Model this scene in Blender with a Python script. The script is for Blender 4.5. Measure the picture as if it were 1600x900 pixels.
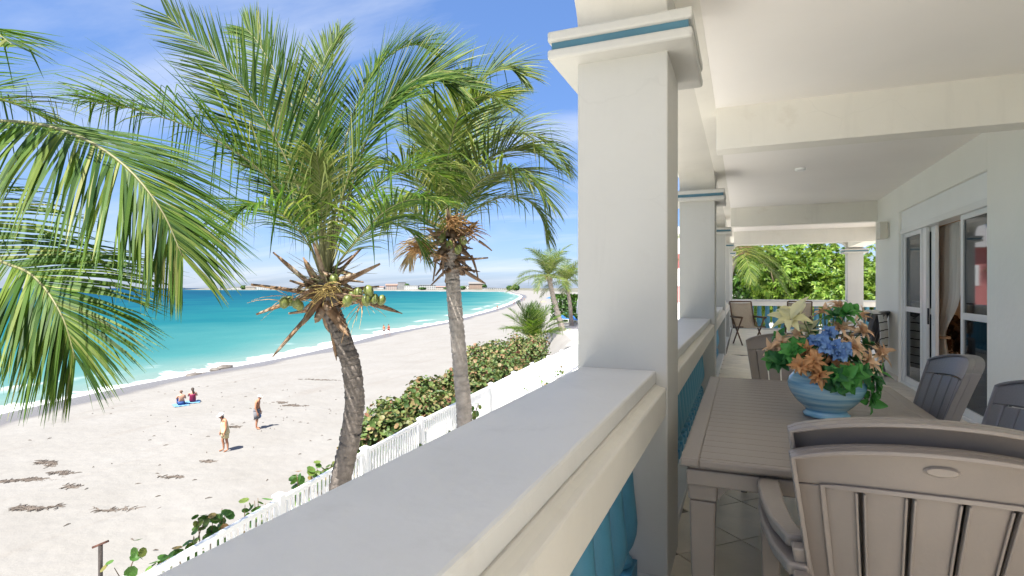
import bpy, math, random
import numpy as np
from mathutils import Vector, Matrix, Euler
for o in list(bpy.data.objects): bpy.data.objects.remove(o)
SC = bpy.context.scene
COL = SC.collection
R = math.radians
# ------------------------------------------------------------------ camera, sky, sun, exposure
F = 870.0 / 1600.0
TH = R(22.48); SN, CS = math.sin(TH), math.cos(TH)
CAMZ = 8.0
cam = bpy.data.cameras.new('camera'); camo = bpy.data.objects.new('camera', cam); COL.objects.link(camo)
camo.location = (0, 0, CAMZ); camo.rotation_euler = (R(90), 0, TH)
cam.sensor_width = 36.0; cam.lens = F * 36.0; cam.clip_start = 0.05; cam.clip_end = 30000
SC.camera = camo
SUN_DIR = Vector((-0.12, -0.87, 1.55)).normalized()      # towards the sun
SUN_EL = math.asin(SUN_DIR.z); SUN_AZ = math.atan2(SUN_DIR.x, SUN_DIR.y)
SKY_STRENGTH = 0.15; SUN_STRENGTH = 5.0; EXPOSURE = 1.62
world = bpy.data.worlds.new('World'); SC.world = world; world.use_nodes = True
def build_world():
    nt = world.node_tree; nt.nodes.clear(); N = nt.nodes.new; L = nt.links.new
    out = N('ShaderNodeOutputWorld'); bg = N('ShaderNodeBackground'); bg.inputs[1].default_value = SKY_STRENGTH
    sky = N('ShaderNodeTexSky'); sky.sky_type = 'NISHITA'; sky.sun_disc = False
    sky.sun_elevation = SUN_EL; sky.sun_rotation = SUN_AZ; sky.air_density = 0.6; sky.dust_density = 1.5; sky.ozone_density = 7.0
    gm = N('ShaderNodeGamma'); gm.inputs[1].default_value = 0.47; L(sky.outputs[0], gm.inputs[0])
    hs = N('ShaderNodeHueSaturation'); hs.inputs['Hue'].default_value = 0.513; hs.inputs['Saturation'].default_value = 1.62; hs.inputs['Value'].default_value = 1.18
    L(gm.outputs[0], hs.inputs['Color'])
    tc = N('ShaderNodeTexCoord'); sp = N('ShaderNodeSeparateXYZ'); L(tc.outputs['Generated'], sp.inputs[0])
    zz = N('ShaderNodeMath'); zz.operation = 'MAXIMUM'; L(sp.outputs[2], zz.inputs[0]); zz.inputs[1].default_value = 0.0
    za = N('ShaderNodeMath'); za.operation = 'ADD'; L(zz.outputs[0], za.inputs[0]); za.inputs[1].default_value = 0.10
    dx = N('ShaderNodeMath'); dx.operation = 'DIVIDE'; L(sp.outputs[0], dx.inputs[0]); L(za.outputs[0], dx.inputs[1])
    dy = N('ShaderNodeMath'); dy.operation = 'DIVIDE'; L(sp.outputs[1], dy.inputs[0]); L(za.outputs[0], dy.inputs[1])
    cb = N('ShaderNodeCombineXYZ'); L(dx.outputs[0], cb.inputs[0]); L(dy.outputs[0], cb.inputs[1])
    mp = N('ShaderNodeMapping'); mp.inputs['Rotation'].default_value = (0, 0, R(-50)); mp.inputs['Scale'].default_value = (0.30, 1.0, 1); mp.inputs['Location'].default_value = (4.0, 9.0, 0)
    L(cb.outputs[0], mp.inputs[0])
    n1 = N('ShaderNodeTexNoise'); n1.inputs['Scale'].default_value = 0.9; n1.inputs['Detail'].default_value = 9; n1.inputs['Roughness'].default_value = 0.58; n1.inputs['Distortion'].default_value = 0.5
    L(mp.outputs[0], n1.inputs['Vector'])
    r1 = N('ShaderNodeValToRGB'); r1.color_ramp.elements[0].position = 0.47; r1.color_ramp.elements[1].position = 0.80
    L(n1.outputs[0], r1.inputs[0])
    # a low bank of small puffs near the horizon
    mp2 = N('ShaderNodeMapping'); mp2.inputs['Scale'].default_value = (5, 5, 17); L(tc.outputs['Generated'], mp2.inputs[0])
    n2 = N('ShaderNodeTexNoise'); n2.inputs['Scale'].default_value = 1.6; n2.inputs['Detail'].default_value = 7; L(mp2.outputs[0], n2.inputs['Vector'])
    r2 = N('ShaderNodeValToRGB'); r2.color_ramp.elements[0].position = 0.54; r2.color_ramp.elements[1].position = 0.72; L(n2.outputs[0], r2.inputs[0])
    lo = N('ShaderNodeMapRange'); lo.inputs[1].default_value = 0.16; lo.inputs[2].default_value = 0.03; lo.inputs[3].default_value = 0; lo.inputs[4].default_value = 0.3; L(sp.outputs[2], lo.inputs[0])
    m2 = N('ShaderNodeMath'); m2.operation = 'MULTIPLY'; L(r2.outputs[0], m2.inputs[0]); L(lo.outputs[0], m2.inputs[1])
    m1 = N('ShaderNodeMath'); m1.operation = 'MULTIPLY'; L(r1.outputs[0], m1.inputs[0]); m1.inputs[1].default_value = 0.8
    mx = N('ShaderNodeMath'); mx.operation = 'MAXIMUM'; L(m1.outputs[0], mx.inputs[0]); L(m2.outputs[0], mx.inputs[1])
    mix = N('ShaderNodeMixRGB'); mix.inputs[2].default_value = (2.15, 2.28, 2.5, 1); L(mx.outputs[0], mix.inputs[0]); L(hs.outputs[0], mix.inputs[1])
    L(mix.outputs[0], bg.inputs[0]); L(bg.outputs[0], out.inputs[0])
build_world()
sun = bpy.data.lights.new('sun', 'SUN'); suno = bpy.data.objects.new('sun', sun); COL.objects.link(suno)
sun.energy = SUN_STRENGTH; sun.angle = R(0.53); sun.color = (1.0, 0.955, 0.88)
suno.rotation_euler = SUN_DIR.to_track_quat('Z', 'Y').to_euler(); suno.location = (0, -20, 60)
vs = SC.view_settings; vs.view_transform = 'Standard'; vs.look = 'None'; vs.gamma = 1; vs.exposure = EXPOSURE; vs.use_curve_mapping = False
SC.render.engine = 'CYCLES'; cy = SC.cycles
cy.use_denoising = True; cy.max_bounces = 14; cy.diffuse_bounces = 11; cy.glossy_bounces = 4; cy.transmission_bounces = 6; cy.transparent_max_bounces = 12
cy.sample_clamp_indirect = 8; cy.caustics_reflective = False; cy.caustics_refractive = False

# ------------------------------------------------------------------ helpers
def P(px, py, z):
    """point at depth z seen in the direction of photo pixel px, py"""
    lat = (px - 800) / 870.0 * z; h = (450 - py) / 870.0 * z
    return Vector((lat * CS - z * SN, lat * SN + z * CS, CAMZ + h))
def W(lat, z, wz=0.0): return Vector((lat * CS - z * SN, lat * SN + z * CS, wz))
def H(h): return CAMZ + h

def tag(o, label=None, cat=None, group=None, kind=None):
    if label: o['label'] = label
    if cat: o['category'] = cat
    if group: o['group'] = group
    if kind: o['kind'] = kind
    return o
def empty(name, loc, rz=0.0):
    o = bpy.data.objects.new(name, None); COL.objects.link(o); o.location = loc; o.rotation_euler = (0, 0, rz); o.empty_display_size = 0.1
    return o
def worldloc(o):
    v = Vector((0, 0, 0))
    while o is not None: v += o.location; o = o.parent
    return v
def copy_tree(o, parent=None):
    c = o.copy(); COL.objects.link(c); c.parent = parent
    for ch in list(o.children): copy_tree(ch, c)
    return c

class MB:
    def __init__(s): s.v = []; s.f = []; s.mi = []
    def add(s, vs_, fs, mi=0):
        b = len(s.v); s.v += [tuple(q) for q in vs_]; s.f += [tuple(i + b for i in f) for f in fs]; s.mi += [mi] * len(fs)
    def box(s, x0, x1, y0, y1, z0, z1, mi=0):
        s.add([(x0,y0,z0),(x1,y0,z0),(x1,y1,z0),(x0,y1,z0),(x0,y0,z1),(x1,y0,z1),(x1,y1,z1),(x0,y1,z1)],
              [(0,3,2,1),(4,5,6,7),(0,1,5,4),(1,2,6,5),(2,3,7,6),(3,0,4,7)], mi)
        return s
    def tube(s, pts, rad, n=8, cap=True, mi=0):
        pts = [Vector(p) for p in pts]; m = len(pts)
        if not hasattr(rad, '__len__'): rad = [rad] * m
        ref = None; rings = []
        for i, p in enumerate(pts):
            t = (pts[min(i+1, m-1)] - pts[max(i-1, 0)])
            t = t.normalized() if t.length > 1e-9 else Vector((0,0,1))
            if ref is None:
                ref = Vector((1,0,0)) if abs(t.x) < 0.9 else Vector((0,1,0))
            a = (ref - t * ref.dot(t)).normalized(); b = t.cross(a); ref = a
            rings.append([p + (a * math.cos(2*math.pi*k/n) + b * math.sin(2*math.pi*k/n)) * rad[i] for k in range(n)])
        vs_ = [q for r in rings for q in r]; fs = []
        for i in range(m-1):
            for k in range(n):
                fs.append((i*n+k, i*n+(k+1)%n, (i+1)*n+(k+1)%n, (i+1)*n+k))
        if cap: fs.append(tuple(range(n-1, -1, -1))); fs.append(tuple((m-1)*n+k for k in range(n)))
        s.add(vs_, fs, mi); return s
    def lathe(s, prof, n=24, c=(0,0,0), sq=None, mi=0):
        """prof: (r, z) list; sq: r is a half side for entries flagged square"""
        vs_ = []; m = len(prof)
        for (r, z) in prof:
            for k in range(n):
                a = 2*math.pi*k/n
                vs_.append((c[0]+r*math.cos(a), c[1]+r*math.sin(a), c[2]+z))
        fs = [(i*n+k, i*n+(k+1)%n, (i+1)*n+(k+1)%n, (i+1)*n+k) for i in range(m-1) for k in range(n)]
        fs.append(tuple(range(n-1,-1,-1))); fs.append(tuple((m-1)*n+k for k in range(n)))
        s.add(vs_, fs, mi); return s
    def prism(s, poly, axis, a0, a1, mi=0):
        """poly in the two other axes (ordered), extruded along axis 'x','y','z'"""
        def pt(p, a):
            return (a, p[0], p[1]) if axis == 'x' else ((p[0], a, p[1]) if axis == 'y' else (p[0], p[1], a))
        n = len(poly)
        s.add([pt(p, a0) for p in poly] + [pt(p, a1) for p in poly],
              [tuple(range(n-1,-1,-1)), tuple(range(n, 2*n))] + [(k, (k+1)%n, n+(k+1)%n, n+k) for k in range(n)], mi)
        return s
    def sphere(s, c, r, n=10, m=7, mi=0, mat=None):
        r = r if hasattr(r, '__len__') else (r, r, r); vs_ = []
        for i in range(m+1):
            t = math.pi*i/m
            for k in range(n):
                a = 2*math.pi*k/n
                q = Vector((r[0]*math.sin(t)*math.cos(a), r[1]*math.sin(t)*math.sin(a), r[2]*math.cos(t)))
                if mat: q = mat @ q
                vs_.append(Vector(c) + q)
        s.add(vs_, [(i*n+k, (i+1)*n+k, (i+1)*n+(k+1)%n, i*n+(k+1)%n) for i in range(m) for k in range(n)], mi); return s
    def mesh(s, name, mats, smooth=False, fix=True):
        me = bpy.data.meshes.new(name); me.from_pydata(s.v, [], s.f)
        if not isinstance(mats, (list, tuple)): mats = [mats]
        for m in mats: me.materials.append(m)
        if len(mats) > 1: me.polygons.foreach_set('material_index', s.mi)
        if fix:
            import bmesh
            bm = bmesh.new(); bm.from_mesh(me); bmesh.ops.recalc_face_normals(bm, faces=bm.faces); bm.to_mesh(me); bm.free()
        if smooth: me.polygons.foreach_set('use_smooth', [True]*len(me.polygons))
        me.update(); return me
    def build(s, name, mats, parent=None, smooth=False, bevel=0.0, local=False, fix=True, auto=None):
        if parent is not None and not local:
            off = worldloc(parent); s.v = [(a-off.x, b-off.y, c-off.z) for a, b, c in s.v]
        me = s.mesh(name, mats, smooth, fix)
        o = bpy.data.objects.new(name, me); COL.objects.link(o); o.parent = parent
        if bevel:
            b = o.modifiers.new('bevel', 'BEVEL'); b.width = bevel; b.segments = 2; b.limit_method = 'ANGLE'; b.angle_limit = R(40)
        if auto: 
            me.polygons.foreach_set('use_smooth', [True]*len(me.polygons))
            try: me.set_sharp_from_angle(angle=R(auto))
            except Exception: pass
        return o
def box(name, mat, parent, x0, x1, y0, y1, z0, z1, bevel=0.004, local=False):
    return MB().box(x0, x1, y0, y1, z0, z1).build(name, mat, parent, bevel=bevel, local=local)

def catmull(pts, n):
    pts = [Vector(p) for p in pts]; out = []
    q = [pts[0]*2-pts[1]] + pts + [pts[-1]*2-pts[-2]]
    m = len(pts)-1
    for i in range(n+1):
        t = i/n*m; k = min(int(t), m-1); u = t-k
        a, b, c, d = q[k], q[k+1], q[k+2], q[k+3]
        out.append(0.5*((2*b)+(c-a)*u+(2*a-5*b+4*c-d)*u*u+(3*b-a-3*c+d)*u**3))
    return out
def sstep(a, b, x):
    t = np.clip((x-a)/(b-a), 0, 1); return t*t*(3-2*t)

# ------------------------------------------------------------------ materials
def mat_new(name):
    m = bpy.data.materials.new(name); m.use_nodes = True; nt = m.node_tree; nt.nodes.clear()
    out = nt.nodes.new('ShaderNodeOutputMaterial'); return m, nt, out
def plain(name, col, rough=0.6, var=0.06, scale=6.0, bump=0.05, bscale=40.0, spec=0.35, metal=0.0, stain=None, detail=5, coat=0.0, wear=None):
    """painted / plastic / mineral surface: slight colour drift, fine relief"""
    m, nt, out = mat_new(name); N = nt.nodes.new; L = nt.links.new
    p = N('ShaderNodeBsdfPrincipled'); L(p.outputs[0], out.inputs[0])
    p.inputs['Roughness'].default_value = rough; p.inputs['Specular IOR Level'].default_value = spec; p.inputs['Metallic'].default_value = metal
    p.inputs['Coat Weight'].default_value = coat
    tc = N('ShaderNodeTexCoord')
    n = N('ShaderNodeTexNoise'); n.inputs['Scale'].default_value = scale; n.inputs['Detail'].default_value = detail; L(tc.outputs['Object'], n.inputs['Vector'])
    r = N('ShaderNodeValToRGB'); e = r.color_ramp.elements
    e[0].position = 0.3; e[1].position = 0.72
    e[0].color = (*[c*(1-var) for c in col], 1); e[1].color = (*[min(1, c*(1+var*0.6)) for c in col], 1)
    L(n.outputs[0], r.inputs[0]); last = r.outputs[0]
    if stain:
        n3 = N('ShaderNodeTexNoise'); n3.inputs['Scale'].default_value = stain[1]; n3.inputs['Detail'].default_value = 8; n3.inputs['Roughness'].default_value = 0.65; L(tc.outputs['Object'], n3.inputs['Vector'])
        r3 = N('ShaderNodeValToRGB'); r3.color_ramp.elements[0].position = stain[2]; r3.color_ramp.elements[1].position = min(1, stain[2]+0.2); L(n3.outputs[0], r3.inputs[0])
        sc_ = N('ShaderNodeMath'); sc_.operation = 'MULTIPLY'; sc_.inputs[1].default_value = stain[3]; L(r3.outputs[0], sc_.inputs[0])
        mx = N('ShaderNodeMixRGB'); mx.inputs[2].default_value = (*stain[0], 1); L(sc_.outputs[0], mx.inputs[0]); L(last, mx.inputs[1]); last = mx.outputs[0]
    if wear:
        nd = N('ShaderNodeTexNoise'); nd.inputs['Scale'].default_value = 2.5; nd.inputs['Detail'].default_value = 4; L(tc.outputs['Object'], nd.inputs['Vector'])
        mxv = N('ShaderNodeMixRGB'); mxv.inputs[0].default_value = 0.18; L(tc.outputs['Object'], mxv.inputs[1]); L(nd.outputs['Color'], mxv.inputs[2])
        vo = N('ShaderNodeTexVoronoi'); vo.feature = 'DISTANCE_TO_EDGE'; vo.inputs['Scale'].default_value = wear; L(mxv.outputs[0], vo.inputs['Vector'])
        th = N('ShaderNodeMapRange'); th.inputs[1].default_value = 0.006; th.inputs[2].default_value = 0.0; L(vo.outputs['Distance'], th.inputs[0])
        nm = N('ShaderNodeTexNoise'); nm.inputs['Scale'].default_value = 1.1; nm.inputs['Detail'].default_value = 3; L(tc.outputs['Object'], nm.inputs['Vector'])
        mk = N('ShaderNodeMapRange'); mk.inputs[1].default_value = 0.55; mk.inputs[2].default_value = 0.68; mk.inputs[4].default_value = 0.16; L(nm.outputs[0], mk.inputs[0])
        mm = N('ShaderNodeMath'); mm.operation = 'MULTIPLY'; L(th.outputs[0], mm.inputs[0]); L(mk.outputs[0], mm.inputs[1])
        # grime drawn out along the vertical
        mpg = N('ShaderNodeMapping'); mpg.inputs['Scale'].default_value = (5, 5, 0.5); L(tc.outputs['Object'], mpg.inputs[0])
        ng = N('ShaderNodeTexNoise'); ng.inputs['Scale'].default_value = 1.6; ng.inputs['Detail'].default_value = 7; ng.inputs['Roughness'].default_value = 0.65; L(mpg.outputs[0], ng.inputs['Vector'])
        mg = N('ShaderNodeMapRange'); mg.inputs[1].default_value = 0.55; mg.inputs[2].default_value = 0.78; mg.inputs[4].default_value = 0.16; L(ng.outputs[0], mg.inputs[0])
        ma = N('ShaderNodeMath'); ma.operation = 'MAXIMUM'; L(mm.outputs[0], ma.inputs[0]); L(mg.outputs[0], ma.inputs[1])
        mc = N('ShaderNodeMixRGB'); mc.inputs[2].default_value = (*[c*0.62 for c in col], 1); L(ma.outputs[0], mc.inputs[0]); L(last, mc.inputs[1]); last = mc.outputs[0]
    L(last, p.inputs['Base Color'])
    rr = N('ShaderNodeMapRange'); rr.inputs[3].default_value = max(0.02, rough-0.08); rr.inputs[4].default_value = min(1, rough+0.1); L(n.outputs[0], rr.inputs[0]); L(rr.outputs[0], p.inputs['Roughness'])
    if bump:
        n2 = N('ShaderNodeTexNoise'); n2.inputs['Scale'].default_value = bscale; n2.inputs['Detail'].default_value = 6; L(tc.outputs['Object'], n2.inputs['Vector'])
        b = N('ShaderNodeBump'); b.inputs['Strength'].default_value = bump; b.inputs['Distance'].default_value = 0.02; L(n2.outputs[0], b.inputs['Height']); L(b.outputs[0], p.inputs['Normal'])
    return m
def leafmat(name, cols, trans=0.35, rough=0.42, spec=0.4, pos=None):
    """foliage: colour picked per leaf from a ramp, part translucent"""
    m, nt, out = mat_new(name); N = nt.nodes.new; L = nt.links.new
    g = N('ShaderNodeNewGeometry'); r = N('ShaderNodeValToRGB')
    el = r.color_ramp.elements
    while len(el) < len(cols): el.new(0.5)
    for i, c in enumerate(cols):
        el[i].position = pos[i] if pos else i/(len(cols)-1); el[i].color = (*c, 1)
    L(g.outputs['Random Per Island'], r.inputs[0])
    tc = N('ShaderNodeTexCoord'); n = N('ShaderNodeTexNoise'); n.inputs['Scale'].default_value = 1.3; n.inputs['Detail'].default_value = 3; L(tc.outputs['Object'], n.inputs['Vector'])
    mr = N('ShaderNodeMapRange'); mr.inputs[1].default_value = 0.3; mr.inputs[2].default_value = 0.7; mr.inputs[3].default_value = 0.75; mr.inputs[4].default_value = 1.2; L(n.outputs[0], mr.inputs[0])
    vm = N('ShaderNodeVectorMath'); vm.operation = 'SCALE'; L(r.outputs[0], vm.inputs[0]); L(mr.outputs[0], vm.inputs['Scale'])
    p = N('ShaderNodeBsdfPrincipled'); p.inputs['Roughness'].default_value = rough; p.inputs['Specular IOR Level'].default_value = spec; L(vm.outputs[0], p.inputs['Base Color'])
    t = N('ShaderNodeBsdfTranslucent'); hs = N('ShaderNodeHueSaturation'); hs.inputs['Hue'].default_value = 0.485; hs.inputs['Saturation'].default_value = 1.1; hs.inputs['Value'].default_value = 1.5; L(vm.outputs[0], hs.inputs['Color']); L(hs.outputs[0], t.inputs[0])
    mx = N('ShaderNodeMixShader'); mx.inputs[0].default_value = trans; L(p.outputs[0], mx.inputs[1]); L(t.outputs[0], mx.inputs[2]); L(mx.outputs[0], out.inputs[0])
    return m
M = {}
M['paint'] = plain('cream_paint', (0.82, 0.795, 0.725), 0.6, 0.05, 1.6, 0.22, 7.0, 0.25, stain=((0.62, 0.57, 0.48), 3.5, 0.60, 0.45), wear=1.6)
M['shaft'] = plain('column_paint_dimmed', (0.50, 0.495, 0.46), 0.6, 0.05, 1.6, 0.22, 7.0, 0.25, stain=((0.43, 0.415, 0.37), 3.2, 0.60, 0.45), wear=2.2)  # cream paint copy, darkened to offset strong bounce light on the columns
M['railpaint'] = plain('rail_paint_dimmed', (0.60, 0.58, 0.525), 0.6, 0.05, 1.6, 0.22, 7.0, 0.25, stain=((0.50, 0.465, 0.40), 3.5, 0.60, 0.45), wear=2.2)  # cream paint copy, darkened where rails and arches catch too much bounce light
M['bouncetile'] = plain('bounce_terrace_tile', (0.66, 0.625, 0.565), 0.6, 0.05, 3.0, 0.1, 9.0, 0.25)  # surface of the unseen terrace added to bounce sunlight
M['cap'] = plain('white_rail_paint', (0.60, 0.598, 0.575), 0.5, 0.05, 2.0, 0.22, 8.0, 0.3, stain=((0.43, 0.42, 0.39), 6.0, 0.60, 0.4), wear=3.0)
M['ceiling'] = plain('ceiling_paint', (0.91, 0.88, 0.84), 0.7, 0.03, 1.2, 0.08, 10.0, 0.2)
M['wall'] = plain('house_wall_paint', (0.94, 0.92, 0.855), 0.65, 0.03, 1.4, 0.12, 14.0, 0.2)
M['bluetrim'] = plain('blue_trim_paint', (0.07, 0.175, 0.235), 0.5, 0.12, 8.0, 0.1, 30.0)
M['blue'] = plain('blue_baluster_paint', (0.075, 0.255, 0.36), 0.45, 0.10, 7.0, 0.12, 25.0)
M['white'] = plain('white_vinyl', (0.85, 0.855, 0.86), 0.35, 0.03, 3.0, 0.02, 30.0, 0.4, stain=((0.6, 0.58, 0.52), 6.0, 0.66, 0.35))
M['alu'] = plain('white_aluminium', (0.82, 0.82, 0.80), 0.3, 0.02, 3.0, 0.0, spec=0.5)
M['shutter'] = plain('shutter_box_paint', (0.92, 0.92, 0.90), 0.5, 0.02, 3.0, 0.03, 20.0)
M['grout'] = plain('grout', (0.20, 0.18, 0.155), 0.85, 0.1, 20.0, 0.1)
M['black'] = plain('black_rubber', (0.02, 0.02, 0.022), 0.6, 0.1, 20.0, 0.0)
M['resin'] = plain('taupe_resin', (0.225, 0.195, 0.170), 0.40, 0.06, 5.0, 0.05, 70.0, 0.45, stain=((0.27, 0.238, 0.21), 6.0, 0.60, 0.4))
M['resin_dark'] = plain('dark_grey_resin', (0.16, 0.155, 0.16), 0.32, 0.05, 5.0, 0.08, 90.0, 0.5)
M['resin_seam'] = plain('emblem_resin', (0.26, 0.228, 0.20), 0.32, 0.04, 5.0, 0.0, 90.0, 0.5)
M['trunk'] = plain('palm_bark', (0.27, 0.235, 0.205), 0.9, 0.35, 9.0, 0.9, 28.0, 0.12, stain=((0.11, 0.092, 0.08), 14.0, 0.55, 0.6))
M['trunkdark'] = plain('dark_palm_bark', (0.155, 0.135, 0.12), 0.9, 0.35, 9.0, 0.9, 28.0, 0.12, stain=((0.07, 0.06, 0.052), 14.0, 0.55, 0.6))
M['trunkpale'] = plain('pale_palm_bark', (0.36, 0.32, 0.285), 0.9, 0.3, 9.0, 0.9, 28.0, 0.12, stain=((0.17, 0.145, 0.125), 14.0, 0.56, 0.5))
M['deadleaf'] = plain('dry_palm_sheath', (0.22, 0.14, 0.085), 0.85, 0.45, 7.0, 0.6, 30.0, 0.15, stain=((0.36, 0.31, 0.25), 5.0, 0.48, 0.75))
M['fibre'] = plain('palm_flower_stalk', (0.42, 0.31, 0.11), 0.7, 0.3, 9.0, 0.0)
M['dryfibre'] = plain('dry_flower_stalk', (0.46, 0.27, 0.115), 0.8, 0.35, 9.0, 0.2)
M['coconut'] = plain('green_coconut', (0.125, 0.150, 0.036), 0.42, 0.25, 7.0, 0.05, 30.0, 0.45, stain=((0.36, 0.33, 0.10), 9.0, 0.55, 0.6))
M['rachis'] = plain('frond_rib', (0.17, 0.17, 0.075), 0.5, 0.2, 6.0, 0.0)
M['frond'] = leafmat('palm_leaflets', [(0.020, 0.055, 0.010), (0.042, 0.098, 0.014), (0.075, 0.140, 0.020), (0.135, 0.19, 0.034), (0.24, 0.25, 0.085)], 0.42, 0.55, 0.22, [0, 0.35, 0.65, 0.88, 1.0])
M['frond2'] = leafmat('palm_leaflets_dull', [(0.034, 0.070, 0.015), (0.068, 0.120, 0.022), (0.12, 0.17, 0.035), (0.22, 0.235, 0.075)], 0.38, 0.55, 0.22)
M['frondyoung'] = leafmat('young_palm_leaflets', [(0.10, 0.15, 0.03), (0.18, 0.22, 0.06), (0.27, 0.29, 0.12)], 0.35, 0.55, 0.2)
M['dryfrond'] = leafmat('dry_palm_leaflets', [(0.22, 0.16, 0.07), (0.34, 0.26, 0.13), (0.42, 0.36, 0.20)], 0.2, 0.7, 0.2)
M['grape'] = leafmat('sea_grape_leaves', [(0.030, 0.064, 0.016), (0.065, 0.11, 0.028), (0.105, 0.15, 0.040), (0.175, 0.17, 0.065), (0.22, 0.145, 0.075), (0.20, 0.095, 0.055)], 0.2, 0.5, 0.3, [0, 0.28, 0.55, 0.76, 0.91, 1])
M['grapegreen'] = leafmat('young_grape_leaves', [(0.04, 0.11, 0.02), (0.09, 0.19, 0.035), (0.18, 0.22, 0.05), (0.25, 0.14, 0.06)], 0.25, 0.45, 0.4, [0, 0.5, 0.85, 1])
M['tree'] = leafmat('tree_leaves', [(0.040, 0.100, 0.014), (0.095, 0.185, 0.024), (0.16, 0.255, 0.040), (0.25, 0.33, 0.07)], 0.40, 0.45, 0.3)
M['treedark'] = leafmat('dark_tree_leaves', [(0.015, 0.05, 0.008), (0.04, 0.10, 0.015), (0.07, 0.15, 0.02)], 0.25, 0.5, 0.35)
M['bark'] = plain('tree_bark', (0.14, 0.105, 0.075), 0.9, 0.3, 8.0, 0.7, 20.0, 0.1)
M['twig'] = plain('shrub_stem', (0.17, 0.12, 0.075), 0.85, 0.3, 12.0, 0.4, 30.0, 0.1)

def sand_mat():
    m, nt, out = mat_new('beach_sand'); N = nt.nodes.new; L = nt.links.new
    p = N('ShaderNodeBsdfPrincipled'); L(p.outputs[0], out.inputs[0]); p.inputs['Specular IOR Level'].default_value = 0.2
    g = N('ShaderNodeNewGeometry'); at = N('ShaderNodeAttribute'); at.attribute_name = 'shore'; ag = N('ShaderNodeAttribute'); ag.attribute_name = 'scrub'
    n1 = N('ShaderNodeTexNoise'); n1.inputs['Scale'].default_value = 0.35; n1.inputs['Detail'].default_value = 8; n1.inputs['Roughness'].default_value = 0.6; L(g.outputs['Position'], n1.inputs['Vector'])
    r1 = N('ShaderNodeValToRGB'); e = r1.color_ramp.elements; e[0].position = 0.3; e[1].position = 0.7; e[0].color = (0.186, 0.178, 0.164, 1); e[1].color = (0.207, 0.200, 0.188, 1); L(n1.outputs[0], r1.inputs[0])
    # trodden dimples and small debris
    n2 = N('ShaderNodeTexNoise'); n2.inputs['Scale'].default_value = 2.6; n2.inputs['Detail'].default_value = 6; n2.inputs['Roughness'].default_value = 0.62; L(g.outputs['Position'], n2.inputs['Vector'])
    vo = N('ShaderNodeTexVoronoi'); vo.inputs['Scale'].default_value = 1.9; vo.feature = 'SMOOTH_F1'; L(g.outputs['Position'], vo.inputs['Vector'])
    ad = N('ShaderNodeMath'); ad.operation = 'ADD'; L(n2.outputs[0], ad.inputs[0]); L(vo.outputs['Distance'], ad.inputs[1])
    b = N('ShaderNodeBump'); b.inputs['Strength'].default_value = 0.45; b.inputs['Distance'].default_value = 0.11; L(ad.outputs[0], b.inputs['Height']); L(b.outputs[0], p.inputs['Normal'])
    # pinkish coarse streaks of shell
    mp = N('ShaderNodeMapping'); mp.inputs['Rotation'].default_value = (0, 0, R(20)); mp.inputs['Scale'].default_value = (0.9, 0.12, 1); L(g.outputs['Position'], mp.inputs[0])
    n4 = N('ShaderNodeTexNoise'); n4.inputs['Scale'].default_value = 0.9; n4.inputs['Detail'].default_value = 7; L(mp.outputs[0], n4.inputs['Vector'])
    r4 = N('ShaderNodeValToRGB'); r4.color_ramp.elements[0].position = 0.56; r4.color_ramp.elements[1].position = 0.72; r4.color_ramp.elements[1].color = (0.5, 0.5, 0.5, 1); L(n4.outputs[0], r4.inputs[0])
    mx4 = N('ShaderNodeMixRGB'); mx4.inputs[2].default_value = (0.165, 0.149, 0.132, 1); L(r4.outputs[0], mx4.inputs[0]); L(r1.outputs[0], mx4.inputs[1])
    # wet strip
    n3 = N('ShaderNodeTexNoise'); n3.inputs['Scale'].default_value = 0.13; n3.inputs['Detail'].default_value = 4; L(g.outputs['Position'], n3.inputs['Vector'])
    s3 = N('ShaderNodeMapRange'); s3.inputs[1].default_value = 0.3; s3.inputs[2].default_value = 0.7; s3.inputs[3].default_value = -1.3; s3.inputs[4].default_value = 1.3; L(n3.outputs[0], s3.inputs[0])
    sb = N('ShaderNodeMath'); sb.operation = 'ADD'; L(at.outputs['Fac'], sb.inputs[0]); L(s3.outputs[0], sb.inputs[1])
    wt = N('ShaderNodeMapRange'); wt.inputs[1].default_value = 4.6; wt.inputs[2].default_value = 3.4; L(sb.outputs[0], wt.inputs[0])
    mw = N('ShaderNodeMixRGB'); mw.inputs[2].default_value = (0.122, 0.112, 0.104, 1); L(wt.outputs[0], mw.inputs[0]); L(mx4.outputs[0], mw.inputs[1])
    # low scrub on the far dunes
    n5 = N('ShaderNodeTexNoise'); n5.inputs['Scale'].default_value = 0.03; n5.inputs['Detail'].default_value = 9; n5.inputs['Roughness'].default_value = 0.7; L(g.outputs['Position'], n5.inputs['Vector'])
    r5 = N('ShaderNodeValToRGB'); e = r5.color_ramp.elements; e[0].position = 0.35; e[1].position = 0.7; e[0].color = (0.055, 0.065, 0.04, 1); e[1].color = (0.20, 0.185, 0.155, 1); L(n5.outputs[0], r5.inputs[0])
    ms = N('ShaderNodeMixRGB'); L(ag.outputs['Fac'], ms.inputs[0]); L(mw.outputs[0], ms.inputs[1]); L(r5.outputs[0], ms.inputs[2])
    gd = N('ShaderNodeAttribute'); gd.attribute_name = 'garden'; mg = N('ShaderNodeMixRGB'); mg.inputs[2].default_value = (0.80, 0.78, 0.73, 1); L(gd.outputs['Fac'], mg.inputs[0]); L(ms.outputs[0], mg.inputs[1])
    L(mg.outputs[0], p.inputs['Base Color'])
    ro = N('ShaderNodeMapRange'); ro.inputs[3].default_value = 0.9; ro.inputs[4].default_value = 0.38; L(wt.outputs[0], ro.inputs[0]); L(ro.outputs[0], p.inputs['Roughness'])
    return m
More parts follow.
